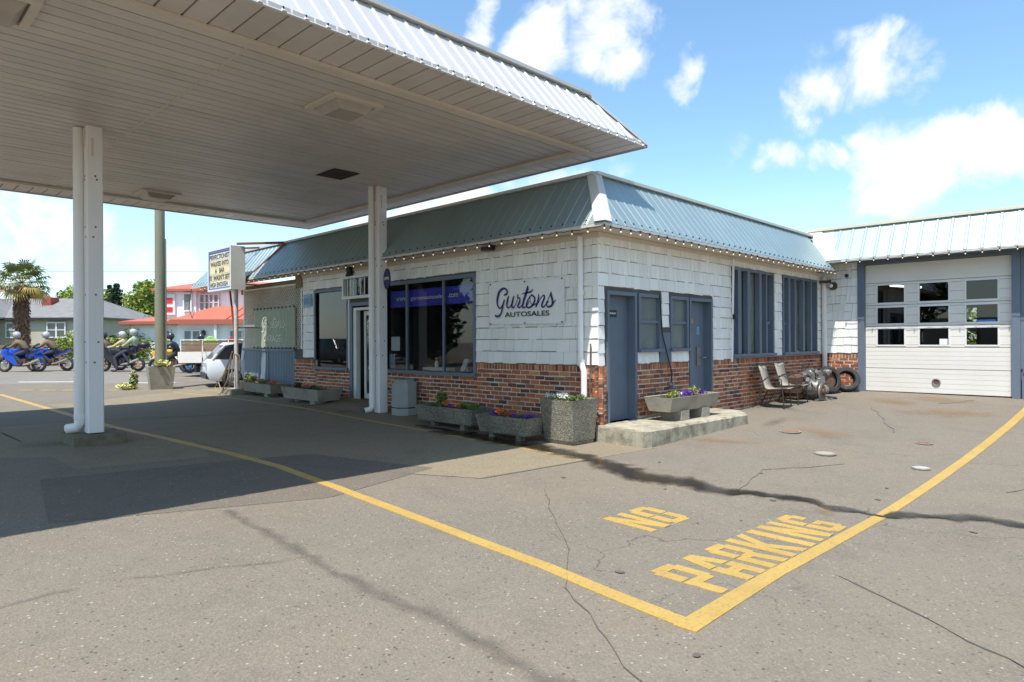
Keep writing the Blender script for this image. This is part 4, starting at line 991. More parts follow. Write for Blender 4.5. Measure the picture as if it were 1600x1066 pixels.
GUR=[[(8.334,2.417,.032),(8.275,2.437,.042),(8.262,2.482,.037),(8.307,2.527,.032),(8.386,2.527,.046),(8.466,2.466,.056),(8.506,2.365,.056),(8.514,2.272,.037),(8.481,2.205,.028),(8.434,2.185,.026),(8.388,2.229,.026),(8.348,2.293,.037),(8.335,2.329,.019)],[(8.341,2.329,.023),(8.361,2.256,.037),(8.388,2.173,.033),(8.422,2.091,.033),(8.482,2.046,.037),(8.535,2.043,.042),(8.562,2.063,.028)],[(8.23,2.389,.023),(8.25,2.334,.041),(8.27,2.252,.042),(8.257,2.192,.032),(8.206,2.194,.023),(8.141,2.265,.02),(8.102,2.382,.023)],[(8.102,2.382,.023),(8.135,2.283,.041),(8.148,2.21,.037),(8.116,2.182,.027),(8.065,2.225,.018),(8.014,2.323,.016),(7.994,2.413,.016)],[(7.994,2.413,.016),(8.007,2.364,.022),(7.951,2.334,.027),(7.964,2.266,.041),(8.002,2.205,.038),(7.952,2.18,.023),(7.889,2.236,.018)],[(7.764,2.54,.027),(7.771,2.491,.054),(7.814,2.395,.054),(7.87,2.271,.045),(7.89,2.2,.041),(7.853,2.172,.027),(7.791,2.205,.018),(7.729,2.283,.016)],[(7.913,2.407,.007),(7.839,2.427,.022),(7.704,2.438,.031),(7.643,2.475,.018)],[(7.668,2.387,.027),(7.741,2.328,.027),(7.797,2.232,.036),(7.767,2.173,.031),(7.693,2.183,.036),(7.621,2.243,.044),(7.602,2.33,.04),(7.668,2.387,.027)],[(7.705,2.344,.013),(7.705,2.273,.013),(7.645,2.208,.018),(7.573,2.232,.018)],[(7.512,2.383,.022),(7.513,2.326,.04),(7.573,2.179,.031)],[(7.561,2.187,.018),(7.466,2.315,.019),(7.395,2.368,.026),(7.384,2.32,.039),(7.437,2.217,.039),(7.431,2.173,.031),(7.385,2.18,.022),(7.314,2.264,.017),(7.233,2.408,.019)],[(7.233,2.408,.022),(7.228,2.347,.043),(7.205,2.276,.043),(7.211,2.199,.039),(7.28,2.167,.035),(7.326,2.186,.022),(7.332,2.239,.031),(7.303,2.255,.035)],[(7.211,2.199,.03),(7.154,2.257,.017),(7.137,2.273,.013)]]
for (ya,yb) in ((15.98,16.75),(16.76,17.5),(17.51,18.33)):
    b=B(); n=int((yb-ya)/.075)
    for k in range(n):
        y=ya+k*(yb-ya)/n; w=(yb-ya)/n
        b.frus([Vector((8.35,y,1.44)),Vector((8.33,y+w*.3,1.44)),Vector((8.33,y+w*.7,1.44)),Vector((8.35,y+w,1.44)),Vector((8.365,y+w,1.44)),Vector((8.365,y,1.44))],[Vector((8.35,y,2.52)),Vector((8.33,y+w*.3,2.52)),Vector((8.33,y+w*.7,2.52)),Vector((8.35,y+w,2.52)),Vector((8.365,y+w,2.52)),Vector((8.365,y,2.52))])
    mk('metal_sheet',b,'green_sheet',t)
g2=[[(17.85-(8.56-y)*.98,2.13+(z-2.34)*.82-.0,w*.7) for (y,z,w) in st] for st in GUR]
b=strokeb(g2,8.328,.006); mk('ghost_lettering',b,mat('ghost letter',(.66,.66,.54),.5,var=.1),t)
b=on_F(text_b('GARAGE',1.0,.20),8.322,17.72,1.60); mk('ghost_lettering',b,mat('ghost letter pale',(.58,.59,.47),.5,var=.1),t)
b=B()
for k in range(12):
    for z in (1.45,2.52): b.lathe([(.022,z-.02),(.022,z+.02)],(8.325,16.0+k*.21,0),6)
mks('scallop_trim',b,'black',t)
# banner
t=thing('shop_banner','white vinyl banner with navy script lettering on the shingles','banner',(8.36,7.85,2.2))
b=B(); nu,nv=24,12
for j in range(nv+1):
    for i in range(nu+1):
        u,v_=i/nu,j/nv; y=6.953+(8.737-6.953)*u; z=(1.882+(1.902-1.882)*u)*(1-v_)+(2.626+(2.656-2.626)*u)*v_
        b.v.append(Vector((8.363+.006*math.sin(u*9+v_*3)+.004*math.sin(v_*7),y,z)))
for j in range(nv):
    for i in range(nu): k=j*(nu+1)+i; b.f.append((k,k+nu+1,k+nu+2,k+1))
mk('vinyl_sheet',b,'banner',t,True)
mk('script_lettering',strokeb(GUR,8.352,.001),'navy',t)
mk('lettering',on_F(text_b('AUTOSALES',1.05,.088),8.350,8.325,2.022),'black',t)
for y in (7.0,7.84,8.69):
    for z in (1.91,2.625): b=B(); b.lathe([(.014,-.004),(.014,.004)],(8.352,y,z),8,axis='x'); mk('grommet',b,'black',t)
# small fixtures on the F wall
t=thing('round_sign','small oval dark blue sign projecting from the second canopy post','sign',(7.75,11.75,2.75)); b=B(); b.lathe([(.15,-.018),(.16,-.01),(.16,.01),(.15,.018)],(0,0,0),24,axis='x'); b.v=[Vector((v.x,v.y*.8,v.z*1.25)) for v in b.v]; b.xf(Matrix.Translation((7.93,11.30,2.88))@Matrix.Rotation(R(-8),4,'Z')); mk('disc',b,'navy',t)
b=B(); b.torus((0,0,0),.16,.016,'x'); b.v=[Vector((v.x,v.y*.8,v.z*1.25)) for v in b.v]; b.xf(Matrix.Translation((7.93,11.30,2.88))@Matrix.Rotation(R(-8),4,'Z')); mk('rim',b,'black',t)
b=text_b('OPEN',.2,.06); b.v=[Vector((-v.z-.022,-(v.x-.1),v.y-.02)) for v in b.v]; b.xf(Matrix.Translation((7.93,11.30,2.88))@Matrix.Rotation(R(-8),4,'Z')); mk('lettering',b,'white',t)
t=thing('wall_lamp','black double cone wall lamp above the transom windows','lamp',(8.34,13.32,3.2)); mk('lamp_body',B().lathe([(.09,3.10),(.06,3.2),(.09,3.3)],(8.30,13.32,0),12),'black',t,True); mks('bracket',B().box(8.3,8.4,13.29,13.35,3.18,3.22),'black',t)
t=thing('notice_plate','small pale blue notice plate on the shingles left of the window','sign',(8.36,15.36,2.65)); mk('plate',B().box(8.365,8.38,15.16,15.58,2.49,2.80),'notice',t); mk('picture',B().box(8.36,8.364,15.2,15.54,2.55,2.70),mat('blue print',(.08,.2,.4),.4,var=.6,vscale=18),t)
t=thing('flood_lamp','black flood lamp under the eave above the banner','lamp',(8.2,8.5,3.28)); mk('lamp_body',B().box(8.05,8.2,8.42,8.62,3.20,3.27),'black',t); mks('bracket',B().box(8.2,8.3,8.5,8.54,3.24,3.33),'black',t)
t=thing('corner_lamp','brown spot lamp at the inner corner beside the downpipe','lamp',(17.75,6.1,3.1)); mk('lamp_head',B().lathe([(.05,0),(.10,.10),(.11,.16)],(17.95,6.02,2.98),12,axis='x'),'bronze',t,True); mk('lens',B().ball((17.93,6.02,2.98),.05),'white',t,True); mks('bracket',B().box(17.85,17.9,6.0,6.28,3.05,3.12),'iron',t)
t=thing('security_camera','small black dome camera on the garage wall under the roof corner','camera',(18.05,5.68,3.22)); mk('dome',B().ball((18.06,5.68,3.22),.05),'black',t,True); mk('mount',B().lathe([(.045,-.03),(.045,.02)],(18.09,5.68,3.25),10,axis='x'),'white',t)
t=thing('garden_hose_tap','tap with dark cable hanging on the brick between the blue doors','tap',(10.45,RY-.05,.95)); mk('cable',B().tube([(10.16,RY-.04,2.40),(10.20,RY-.04,2.0),(10.22,RY-.05,1.7),(10.36,RY-.06,1.35),(10.50,RY-.06,1.05),(10.52,RY-.05,.85)],.013,6),'black',t); mk('valve',B().lathe([(.03,0),(.05,.05),(.03,.08)],(10.45,RY-.12,.80),8,axis='y').tube([(10.45,RY-.05,.84),(10.45,RY-.13,.84),(10.45,RY-.13,.76)],.02,8),'steel',t)
solo('iron_rod',B().tube([(8.36,6.42,1.55),(8.30,6.40,.5)],.012,6),'iron','thin rusty rod leaning at the brick corner beside the downpipe','rod',(8.3,6.4,.5))

# string lights
t=thing('string_lights','black string of small warm bulbs hanging along the roof edges','lights',(EX,EY,EZ-.06))
cab=B(); pts=[]
bm=mesh_of('bulb',B().ball((0,0,-.041),.013,(1,1,1.2),8,6),Vector((0,0,0)),True); bm.materials.append(M['bulb'])
sk=mesh_of('socket',B().lathe([(.013,-.028),(.015,.02)],(0,0,0),8),Vector((0,0,0))); sk.materials.append(M['black'])
def run(p,q,n,off,sag=.012):
    p=Vector(p);q=Vector(q); prev=None; cab=B(); cp=[]
    for k in range(n+1):
        a=p.lerp(q,k/n); a.z+=random.uniform(-.012,.012)
        if prev is not None:
            mid=(a+prev)/2-Vector((0,0,sag+random.uniform(0,.01))); cp+=[mid,a]
        for me,nm in ((bm,'bulb'),(sk,'socket')):
            o=bpy.data.objects.new(nm,me); COL.objects.link(o); o.parent=t; o.location=a-ORG[t]+Vector((0,0,-.012))
        prev=a
        if not cp: cp=[a]
    cab.tube(cp,.006,5); mk('cable',cab,'black',t)
run((EX-.02,21.0,EZ-.055),(EX-.02,EY-.02,EZ-.055),50,0); run((EX+.12,EY-.03,EZ-.055),(17.5,EY-.03,EZ-.055),36,0); run((17.46,5.5,3.54),(17.46,-2.5,3.54),26,0)

# ------------------------------------------------------------ garage wing
GE,GR=3.58,4.42
ribbed_slope((17.5,5.95,GE),(17.5,-3.2,GE),(18.02,6.6,GR),(18.02,-3.2,GR),.30,.014,gar,'metal_blue','roof_panel',4)
b=B(); b.frus([Vector((17.5,5.96,GE+.01)),Vector((17.5,5.9,GE+.01)),Vector((17.53,5.93,GE))],[Vector((18.03,6.62,GR+.012)),Vector((18.03,5.80,GR+.012)),Vector((18.06,6.2,GR))]); mk('valley_flashing',b,'flash',gar)
b=B(); b.beam((18.06,6.6,GR+.03),(18.06,-3.2,GR+.03),.2,.06); mks('ridge_cap',b,mat('cream cap',(.66,.58,.44),.5,var=.05),gar)
b=B(); b.frus([Vector((17.47,5.62,GE)),Vector((17.47,5.98,GE)),Vector((17.6,5.98,GE))],[Vector((18.0,6.28,GR+.02)),Vector((18.0,6.64,GR+.02)),Vector((18.15,6.64,GR+.02))]); mks('hip_flashing',b,'flash',gar)
b=B(); b.box(17.53,GX+.02,-3.2,5.9,GE-.03,GE-.01); b.box(18.0,24,-3.2,6.6,GR-.1,GR-.05); mks('eave_soffit',b,'blue',gar)
b=B(); b.box(17.495,17.52,-3.2,5.95,GE-.06,GE-.008); mks('eave_trim',b,'flash',gar)
b=B(); b.box(GX-.05,GX+.10,5.28,5.43,.27,3.46); b.box(GX-.05,GX+.1,2.15,2.30,.27,3.46); b.box(GX-.05,GX+.1,2.15,5.43,3.46,3.58); mk('door_frame',b,'blue',gar)
b=B(); b.box(GX-.10,GX-.052,-3,2.1,.85,.93); b.box(GX-.07,GX+.02,-3,2.12,.0,.85); mk('ledge',b,'blue',gar)
b=B(); b.box(GX-.01,GX+.019,-3,2.15,.93,3.57); mks('side_panel',b,'blue',gar)
DX=GX+.06
b=B(); b.box(DX+.05,DX+.055,2.3,5.28,.29,.30); od=mk('overhead_door',B().box(DX+.03,DX+.05,2.305,5.275,.285,.31),'rubber',gar)
wy=[(5.00,4.415),(4.085,3.50),(3.146,2.563)]; rz=[(2.50,2.93),(1.985,2.375),(1.46,1.85)]
secz=[.31,.885,1.40,1.92,2.44,2.995,3.455]
for k in range(6):
    z0,z1=secz[k],secz[k+1]; row=[r for r in rz if z0<(r[0]+r[1])/2<z1]
    b=B(); Yl=[2.305]; 
    holes=[]
    if row:
        for (a_,c_) in wy: holes.append((c_,a_,row[0][0],row[0][1]))
    ys_=sorted(set([2.305,5.275]+[h[0] for h in holes]+[h[1] for h in holes])); zs=[z0+.004]
    nb=5; zs=[z0+.004+(z1-z0-.008)*i/nb for i in range(nb+1)]
    if holes: zs=sorted(set([z0+.004,z1-.004,holes[0][2],holes[0][3]]+[ (holes[0][2]+holes[0][3])/2]))
    for d_,e_ in zip(zs[:-1],zs[1:]):
        for a_,c_ in zip(ys_[:-1],ys_[1:]):
            if any(h[0]-.001<=a_ and c_<=h[1]+.001 and h[2]-.001<=d_ and e_<=h[3]+.001 for h in holes): continue
            b.frus([Vector((DX,a_,d_+.003)),Vector((DX+.04,a_,d_+.003)),Vector((DX+.04,c_,d_+.003)),Vector((DX,c_,d_+.003))],[Vector((DX+.0,a_,e_-.003)),Vector((DX+.04,a_,e_-.003)),Vector((DX+.04,c_,e_-.003)),Vector((DX+.0,c_,e_-.003))])
    for a_ in (0,): b.box(DX+.012,DX+.038,2.305,5.275,z0+.001,z0+.006)
    if not holes:
        for z in zs[1:-1]: b.box(DX+.006,DX+.03,2.305,5.275,z-.0031,z+.0031)
    mk('door_section',b,'cream_door',od)
    for h in holes:
        b=B(); w=.035
        b.box(DX-.012,DX+.03,h[0]-w,h[0],h[2]-w,h[3]+w); b.box(DX-.012,DX+.03,h[1],h[1]+w,h[2]-w,h[3]+w); b.box(DX-.012,DX+.03,h[0],h[1],h[3],h[3]+w); b.box(DX-.012,DX+.03,h[0],h[1],h[2]-w,h[2]); mk('window_frame',b,'frame_w',od)
        b=B(); b.box(DX+.012,DX+.017,h[0],h[1],h[2],h[3]); mk('pane',b,'glass_d',od)
b=B(); b.torus((DX-.01,3.75,.575),.075,.018,'x'); mk('vent_ring',b,'steel',od,True); mk('vent',B().lathe([(.07,-.004),(.07,.004)],(DX-.008,3.75,.575),16,axis='x'),'iron',od)
b=B(); b.box(DX-.006,DX-.001,3.52,3.68,1.465,1.60); mk('sticker',b,'white',od); b=B(); b.box(DX+.0,DX+.004,2.60,2.95,1.99,2.03); mk('sticker',b,mat('blue sticker',(.03,.2,.6)),od)
# garage inside
b=B(); b.box(18.4,24,-.5,6.1,.2,.3); b.box(18.4,24,6.1,6.2,.3,3.5); b.box(18.4,24,-.6,-.5,.3,3.5); b.box(18.2,24,-.5,6.1,3.5,3.55)
for (a_,c_) in ((-.5,1.2),(1.7,2.1),(2.5,3.9),(4.2,6.1)): b.box(24,24.1,a_,c_,.3,3.5)
b.box(24,24.1,-.5,6.1,.3,1.0); b.box(24,24.1,-.5,6.1,2.55,3.5); mks('interior_wall',b,'mid',gar)
t=thing('tube_lamp','white fluorescent tube seen through the upper left door pane','lamp',(19.5,4.8,2.95)); mk('tube',B().tube([(19.3,5.0,3.0),(20.6,4.6,3.0)],.03,8),mat('lamp tube',(.9,.9,.9),emit=((1,1,.95),2.0)),t)

# ------------------------------------------------------------ step, planters, bin
t=thing('concrete_step','long raised concrete step with crumbling edge below the two blue doors','step',(10,5.85,.1))
b=B(); bot=[(8.33,6.30),(8.30,5.42),(8.45,5.36),(11.5,5.30),(11.95,5.62),(12.0,6.30)]
pts=[]
for i in range(len(bot)):
    p=Vector(bot[i]);q=Vector(bot[(i+1)%len(bot)]); n=max(1,int((q-p).length/.12))
    for k in range(n): pts.append(p.lerp(q,k/n))
T=[];Bt=[];T2=[]
for p in pts:
    j=random.uniform(-.012,.012) if p.y<6.2 else 0
    Bt.append(Vector((p.x+j,p.y+j,G(p.x,p.y)-.05))); T.append(Vector((p.x+j*.5,p.y+j,.245+random.uniform(-.005,.005)))); c=Vector((10,6.0)); d=(c-p); d=Vector((d.x*.004,.03 if p.y<5.9 else 0)); T2.append(Vector((p.x+d.x,p.y+d.y,.272)))
n=len(pts); b.v=Bt+T+T2
for i in range(n):
    k=(i+1)%n; b.f.append((i,k,n+k,n+i)); b.f.append((n+i,n+k,2*n+k,2*n+i))
b.f.append(tuple(range(2*n,3*n)))
mk('slab',b,mat('worn step concrete',(.38,.34,.25),.9,var=.18,vscale=5,bump=.8,bscale=35,dirt=(.10,.085,.055),dscale=3.6,dthr=.46,damt=.85),t)
def leafcloud(b,c,r,n,size,flat=.0,rnd=random):
    for _ in range(n):
        d=Vector((rnd.gauss(0,1),rnd.gauss(0,1),rnd.gauss(0,1))).normalized()*(rnd.random()**.4); p=Vector(c)+Vector((d.x*r[0],d.y*r[1],d.z*r[2]))
        s=size*rnd.uniform(.6,1.3); u=Vector((rnd.gauss(0,1),rnd.gauss(0,1),rnd.gauss(0,.6))).normalized(); w=u.cross(Vector((rnd.gauss(0,1),rnd.gauss(0,1),rnd.gauss(0,1)))).normalized()
        k=len(b.v); b.v+=[p-u*s,p-w*s*.5,p+u*s,p+w*s*.5]; b.f.append((k,k+1,k+2,k+3))
def flowers(parent,pts,mt,n,size,h):
    b=B()
    for (x,y,z) in pts:
        leafcloud(b,(x,y,z+h*.6),(.05,.06,h*.5),n,size)
    mk('flower',b,mt,parent,kind='stuff')
def trough(label,x0,x1,y0,y1,z0,z1,mt,feet,plants,grp=None):
    t=thing('flower_trough',label,'planter',((x0+x1)/2,(y0+y1)/2,z0),grp)
    b=B(); i=.05; w=.05; m_=.10 if (x1-x0)<(y1-y0) else .10
    tp=[(x0,y0),(x1,y0),(x1,y1),(x0,y1)]; bt=[(x0+i,y0+i*1.4),(x1-i,y0+i*1.4),(x1-i,y1-i*1.4),(x0+i,y1-i*1.4)]; inn=[(x0+w,y0+w),(x1-w,y0+w),(x1-w,y1-w),(x0+w,y1-w)]
    b.v=[Vector((*p,z0)) for p in bt]+[Vector((*p,z1+random.uniform(-.006,.006))) for p in tp]+[Vector((*p,z1-.004)) for p in inn]+[Vector((*p,z1-.07)) for p in inn]
    b.f.append((3,2,1,0))
    for o_ in (0,4,8):
        for k in range(4): b.f.append((o_+k,o_+(k+1)%4,o_+4+(k+1)%4,o_+4+k))
    mk('trough_body',b,mt,t)
    s=B(); s.add([Vector((*p,z1-.045)) for p in inn],[(0,1,2,3)]); mk('soil',s,'soil',t)
    for (fx,fy,fw,fd,fz) in feet: s=B(); s.box(fx-fw/2,fx+fw/2,fy-fd/2,fy+fd/2,fz,z0+.002); mk('foot',s,mt,t)
    gl=B(); n=0
    for (mtl,px,py,cnt,size,h) in plants: pass
    for (mtl,px,py,cnt,size,h) in plants:
        b=B(); leafcloud(b,(px,py,z1-.02+h*.5),(.10,.11,h*.55),cnt,size); mk('flower' if 'flower' in mtl else 'foliage',b,mtl,t,kind='stuff')
    return t
def mixplants(x0,x1,y0,y1,spec,seed):
    rr=random.Random(seed); out=[]
    ax=(x1-x0)>(y1-y0)
    for (f,mtl,cnt,size,h) in spec:
        x=x0+(x1-x0)*(f if ax else .5)+rr.uniform(-.04,.04); y=y0+(y1-y0)*(f if not ax else .5)+rr.uniform(-.04,.04); out.append((mtl,x,y,cnt,size,h))
    return out
g0=G(7.5,8.9)
trough('long aggregate trough with orange flowers, left of its twin below the big window',7.45,7.95,8.22,9.78,.17,.445,'aggregate',[(7.62,8.6,.1,.1,g0-.03),(7.62,9.4,.1,.1,g0-.03),(7.85,8.6,.1,.1,g0-.03),(7.85,9.4,.1,.1,g0-.03)],
  mixplants(7.45,7.95,8.22,9.78,[(.12,'green_leaf',130,.03,.10),(.3,'green_leaf',110,.03,.08),(.42,'flower_orange',50,.022,.10),(.5,'flower_purple',60,.018,.05),(.6,'flower_orange',60,.022,.13),(.72,'green_leaf',140,.045,.26),(.78,'flower_orange',10,.02,.3),(.9,'green_leaf',60,.02,.05),(.2,'leaf_light',50,.025,.08)],3),'aggregate troughs under the shop window')
trough('long aggregate trough with purple pansies, next to the tall square planter',7.30,7.80,6.82,7.98,.14,.415,'aggregate',[(7.45,7.1,.1,.1,g0-.04),(7.45,7.7,.1,.1,g0-.04)],
  mixplants(7.30,7.80,6.6,7.95,[(.3,'flower_purple',90,.02,.06),(.4,'green_leaf',60,.02,.05),(.5,'flower_purple',60,.02,.05),(.6,'flower_red',60,.02,.07),(.7,'green_leaf',60,.02,.06),(.8,'flower_orange',80,.024,.13),(.88,'flower_purple',90,.02,.07)],5),'aggregate troughs under the shop window')
trough('pale concrete trough of purple and yellow flowers standing on the step',9.40,11.02,5.58,6.12,.43,.665,'conc',[(9.85,5.8,.24,.4,.272),(10.55,5.8,.24,.4,.272)],
  mixplants(9.40,11.02,5.58,6.12,[(.12,'green_leaf',60,.02,.05),(.22,'leaf_light',90,.026,.09),(.32,'leaf_light',60,.025,.1),(.4,'flower_white',40,.02,.09),(.46,'flower_purple',40,.02,.07),(.55,'flower_purple',110,.022,.1),(.66,'flower_purple',60,.022,.1),(.72,'leaf_light',60,.026,.14),(.78,'flower_orange',20,.02,.12),(.88,'flower_purple',90,.022,.06)],7))
gz=G(7.7,14)
trough('weathered concrete trough of dark plants in front of the brick pier',7.38,8.02,13.15,14.85,gz+.10,gz+.36,'conc',[(7.6,13.5,.3,.2,gz-.02),(7.7,14.4,.3,.2,gz-.02)],
  mixplants(7.38,8.02,13.15,14.85,[(.12,'flower_red',50,.02,.05),(.25,'green_leaf',80,.022,.06),(.4,'leaf_dark',80,.025,.08),(.5,'leaf_light',60,.02,.06),(.65,'flower_red',60,.02,.08),(.8,'leaf_dark',90,.03,.12),(.92,'flower_red',50,.02,.1)],9))
trough('long concrete trough with yellow and orange flowers at the foot of the sign post',7.70,8.25,16.05,18.30,gz+.10,gz+.34,'conc',[(7.95,16.5,.3,.2,gz-.02),(7.95,17.8,.3,.2,gz-.02)],
  mixplants(7.70,8.25,16.05,18.3,[(.1,'flower_orange',50,.025,.08),(.2,'flower_orange',60,.025,.12),(.32,'flower_red',60,.025,.1),(.45,'leaf_light',90,.03,.12),(.55,'flower_orange',50,.025,.12),(.65,'leaf_light',110,.035,.2),(.75,'leaf_yellow',60,.03,.16),(.85,'leaf_light',130,.04,.26),(.92,'green_leaf',60,.03,.1)],11))
# tall square planter
t=thing('tall_planter','tall square exposed aggregate planter with white flowers at the building corner','planter',(7.98,6.50,0))
b=B(); x0,x1,y0,y1=7.64,8.28,6.22,6.86; ch=.14
def oct_(x0,x1,y0,y1,i,ch): return [(x0+i+ch,y0+i*.6),(x1-i,y0+i*.6),(x1-i,y1-i),(x0+i,y1-i),(x0+i,y0+i*.6+ch)]
rb=oct_(x0,x1,y0,y1,.05,.02); rt=oct_(x0,x1,y0,y1,0,.02); ri=oct_(x0+.06,x1-.06,y0+.06,y1-.06,0,.02); n=5
b.v=[Vector((*p,G(8,6.4)-.03)) for p in oct_(x0,x1,y0,y1,.09,.02)]+[Vector((*p,.09)) for p in rb]+[Vector((p[0],p[1],.70+(.012 if i_%2 else -.006))) for i_,p in enumerate(rt)]+[Vector((*p,.69)) for p in ri]+[Vector((*p,.62)) for p in ri]
b.f.append(tuple(range(n-1,-1,-1)))
for r_ in range(4):
    for k in range(n): b.f.append((r_*n+k,r_*n+(k+1)%n,(r_+1)*n+(k+1)%n,(r_+1)*n+k))
mk('planter_body',b,'aggregate',t)
b=B(); b.add([Vector((*p,.65)) for p in ri],[(0,1,2,3,4)]); mk('soil',b,'soil',t)
b=B()
for (x,y) in ((7.8,6.35),(7.85,6.5),(7.95,6.65),(8.1,6.5),(8.05,6.35),(7.75,6.6)): leafcloud(b,(x,y,.71),(.11,.11,.06),120,.018)
mk('foliage',b,'green_leaf',t,kind='stuff')
b=B()
for (x,y) in ((7.78,6.6),(7.75,6.75),(7.9,6.6),(7.98,6.72),(7.72,6.42)): leafcloud(b,(x,y,.76),(.09,.09,.04),90,.013)
mk('flower',b,'flower_white',t,kind='stuff')
# waste bin
t=thing('waste_bin','grey octagonal concrete waste bin beside the second canopy post','bin',(8.12,10.98,.07)); gz=G(8.1,11)
oc=lambda r,z:[Vector((8.12+r*math.cos(PI/8+k*PI/4),10.98+r*math.sin(PI/8+k*PI/4),z)) for k in range(8)]
mk('bin_body',B().frus(oc(.27,gz),oc(.265,.76)),'conc_grey',t); mk('base_ring',B().frus(oc(.275,gz+.14),oc(.275,gz+.16)),'dark',t); mk('lid',B().frus(oc(.255,.76),oc(.17,.83)),'conc_grey',t); mk('opening',B().frus(oc(.1,.83),oc(.1,.836)),'black',t)
# pole planter and utility pole
def g2(s,d): return G(*SF(s,d))
px,py=SF(-11.25,21.2); gz=G(px,py)
t=thing('pole_planter','tapered concrete planter standing round the foot of the wooden pole','planter',(px,py,gz))
b=B(); rt=Matrix.Rotation(R(-12),4,'Z')
def sq(r,z,dx=0): return [Matrix.Translation((px,py,z))@rt@Vector((u*r,v_*r,0)) for u,v_ in ((-1,-1),(1,-1),(1,1),(-1,1))]
tp=sq(.385,gz+.72); 
b.v=sq(.31,gz-.02)+sq(.385,gz+.72)+sq(.33,gz+.72)+sq(.33,gz+.62); b.f=[(3,2,1,0)]
for o_ in (0,4,8):
    for k in range(4): b.f.append((o_+k,o_+(k+1)%4,o_+4+(k+1)%4,o_+4+k))
mk('planter_body',b,'conc',t); mk('soil',B().add(sq(.33,gz+.65),[(0,1,2,3)]),'soil',t)
b=B(); leafcloud(b,(px-.05,py-.25,gz+.80),(.25,.2,.14),170,.07); mk('foliage',b,'leaf_yellow',t,kind='stuff')
solo('utility_pole',B().lathe([(.165,gz+.6),(.15,gz+5),(.135,gz+9)],(px,py+.02,0),14).tube([(px+.14,py-.12,gz+.6),(px+.13,py-.11,gz+4.8)],.02,6),'pole','weathered green wooden utility pole rising from the tapered planter','pole',(px,py,gz+.6),smooth=True)
vx,vy=SF(-12.15,20.9); gv=G(vx,vy)
t=thing('straggly_plant','straggly yellow green plant growing from the ground left of the pole planter','plant',(vx,vy,gv))
b=B(); leafcloud(b,(vx,vy,gv+.10),(.32,.3,.1),150,.075); leafcloud(b,(vx+.15,vy-.12,gv+.35),(.12,.12,.3),90,.06); mk('foliage',b,'leaf_yellow',t,kind='stuff')
b=B(); leafcloud(b,(vx+.15,vy-.12,gv+.3),(.12,.12,.3),90,.06); mk('foliage',b,'green_leaf',t,kind='stuff')
# reader board
t=thing('reader_board','white lightbox sign with changeable black letters on a post by the roof corner','sign',(7.5,17.9,.2))
sx0,sx1,sy0,sy1,sz0,sz1=7.42,7.80,17.68,19.25,3.02,4.19
b=B(); b.box(sx0+.02,sx1,sy0,sy1,sz0,sz1); mk('cabinet',b,'frame_w',t)
fr=B(); 
for (a_,c_,d_,e_) in ((sy0,sy0+.07,sz0,sz1),(sy1-.07,sy1,sz0,sz1),(sy0+.07,sy1-.07,sz0,sz0+.05),(sy0+.07,sy1-.07,sz1-.05,sz1)): fr.box(sx0-.012,sx0+.02,a_,c_,d_,e_)
mk('frame',fr,'frame_w',t)
b=B()
for (a_,c_,d_,e_) in ((sy0+.07,sy0+.10,sz0+.05,sz1-.05),(sy1-.10,sy1-.07,sz0+.05,sz1-.05),(sy0+.10,sy1-.10,sz0+.05,sz0+.09),(sy0+.10,sy1-.10,sz1-.11,sz1-.05)): b.box(sx0-.004,sx0+.02,a_,c_,d_,e_)
mk('inner_border',b,mat('blue border',(.10,.16,.36),.5),t)
lines=['PERFECTIONIST','WALKED INTO','A   BAR',"IT  WASN'T SET",'HIGH ENOUGH']; ins=[(0,1.33),(.05,1.22),(.36,.62),(0,1.33),(.03,1.16)]
zt=sz1-.13
for k,tx in enumerate(lines):
    z1_=zt-k*.192; b=B(); b.box(sx0+.008,sx0+.019,sy0+.10,sy1-.10,z1_-.186,z1_); mk('letter_strip',b,'cream_sign' if k in(1,2,3) else mat('pale strip',(.74,.70,.60),.5),t)
    off,wd=ins[k]; mk('lettering',on_F(text_b(tx,wd,.13),sx0+.004,sy1-.12-off,z1_-.16),'black',t)
mk('post',B().tube([(7.62,17.86,.15),(7.62,17.86,sz0)],.055,12),mat('flaking white post',(.62,.55,.50),.6,var=.15,vscale=6,dirt=(.35,.12,.07),dscale=5,dthr=.6),t)
mk('footing',B().box(7.42,7.82,17.7,18.3,.1,.34),'conc',t)
mks('brace',B().beam((7.6,17.75,4.25),(8.62,16.9,4.30),.06,.06).beam((8.62,16.9,4.30),(7.85,17.9,3.25),.07,.07).beam((7.6,19.0,4.22),(8.62,18.4,4.32),.05,.05).beam((7.6,17.9,1.8),(7.60,18.2,3.0),.05,.02),'redpaint',t)
mks('brace',B().tube([(7.62,17.86,2.0),(8.35,17.86,2.0)],.02,6),'steel',t)
mk('hose',B().tube([(7.55,17.95,1.35),(7.5,18.25,.8),(7.42,18.55,.5),(7.4,18.3,.25),(7.42,17.95,.6),(7.5,17.9,1.2),(7.48,18.4,.7),(7.40,18.75,.35),(7.35,18.3,.2),(7.4,17.75,.45),(7.56,17.85,1.3),(7.64,17.72,1.25),(7.66,17.7,.8),(7.6,17.72,.5)],.016,6),mat('tan hose',(.30,.22,.13),.7),t)

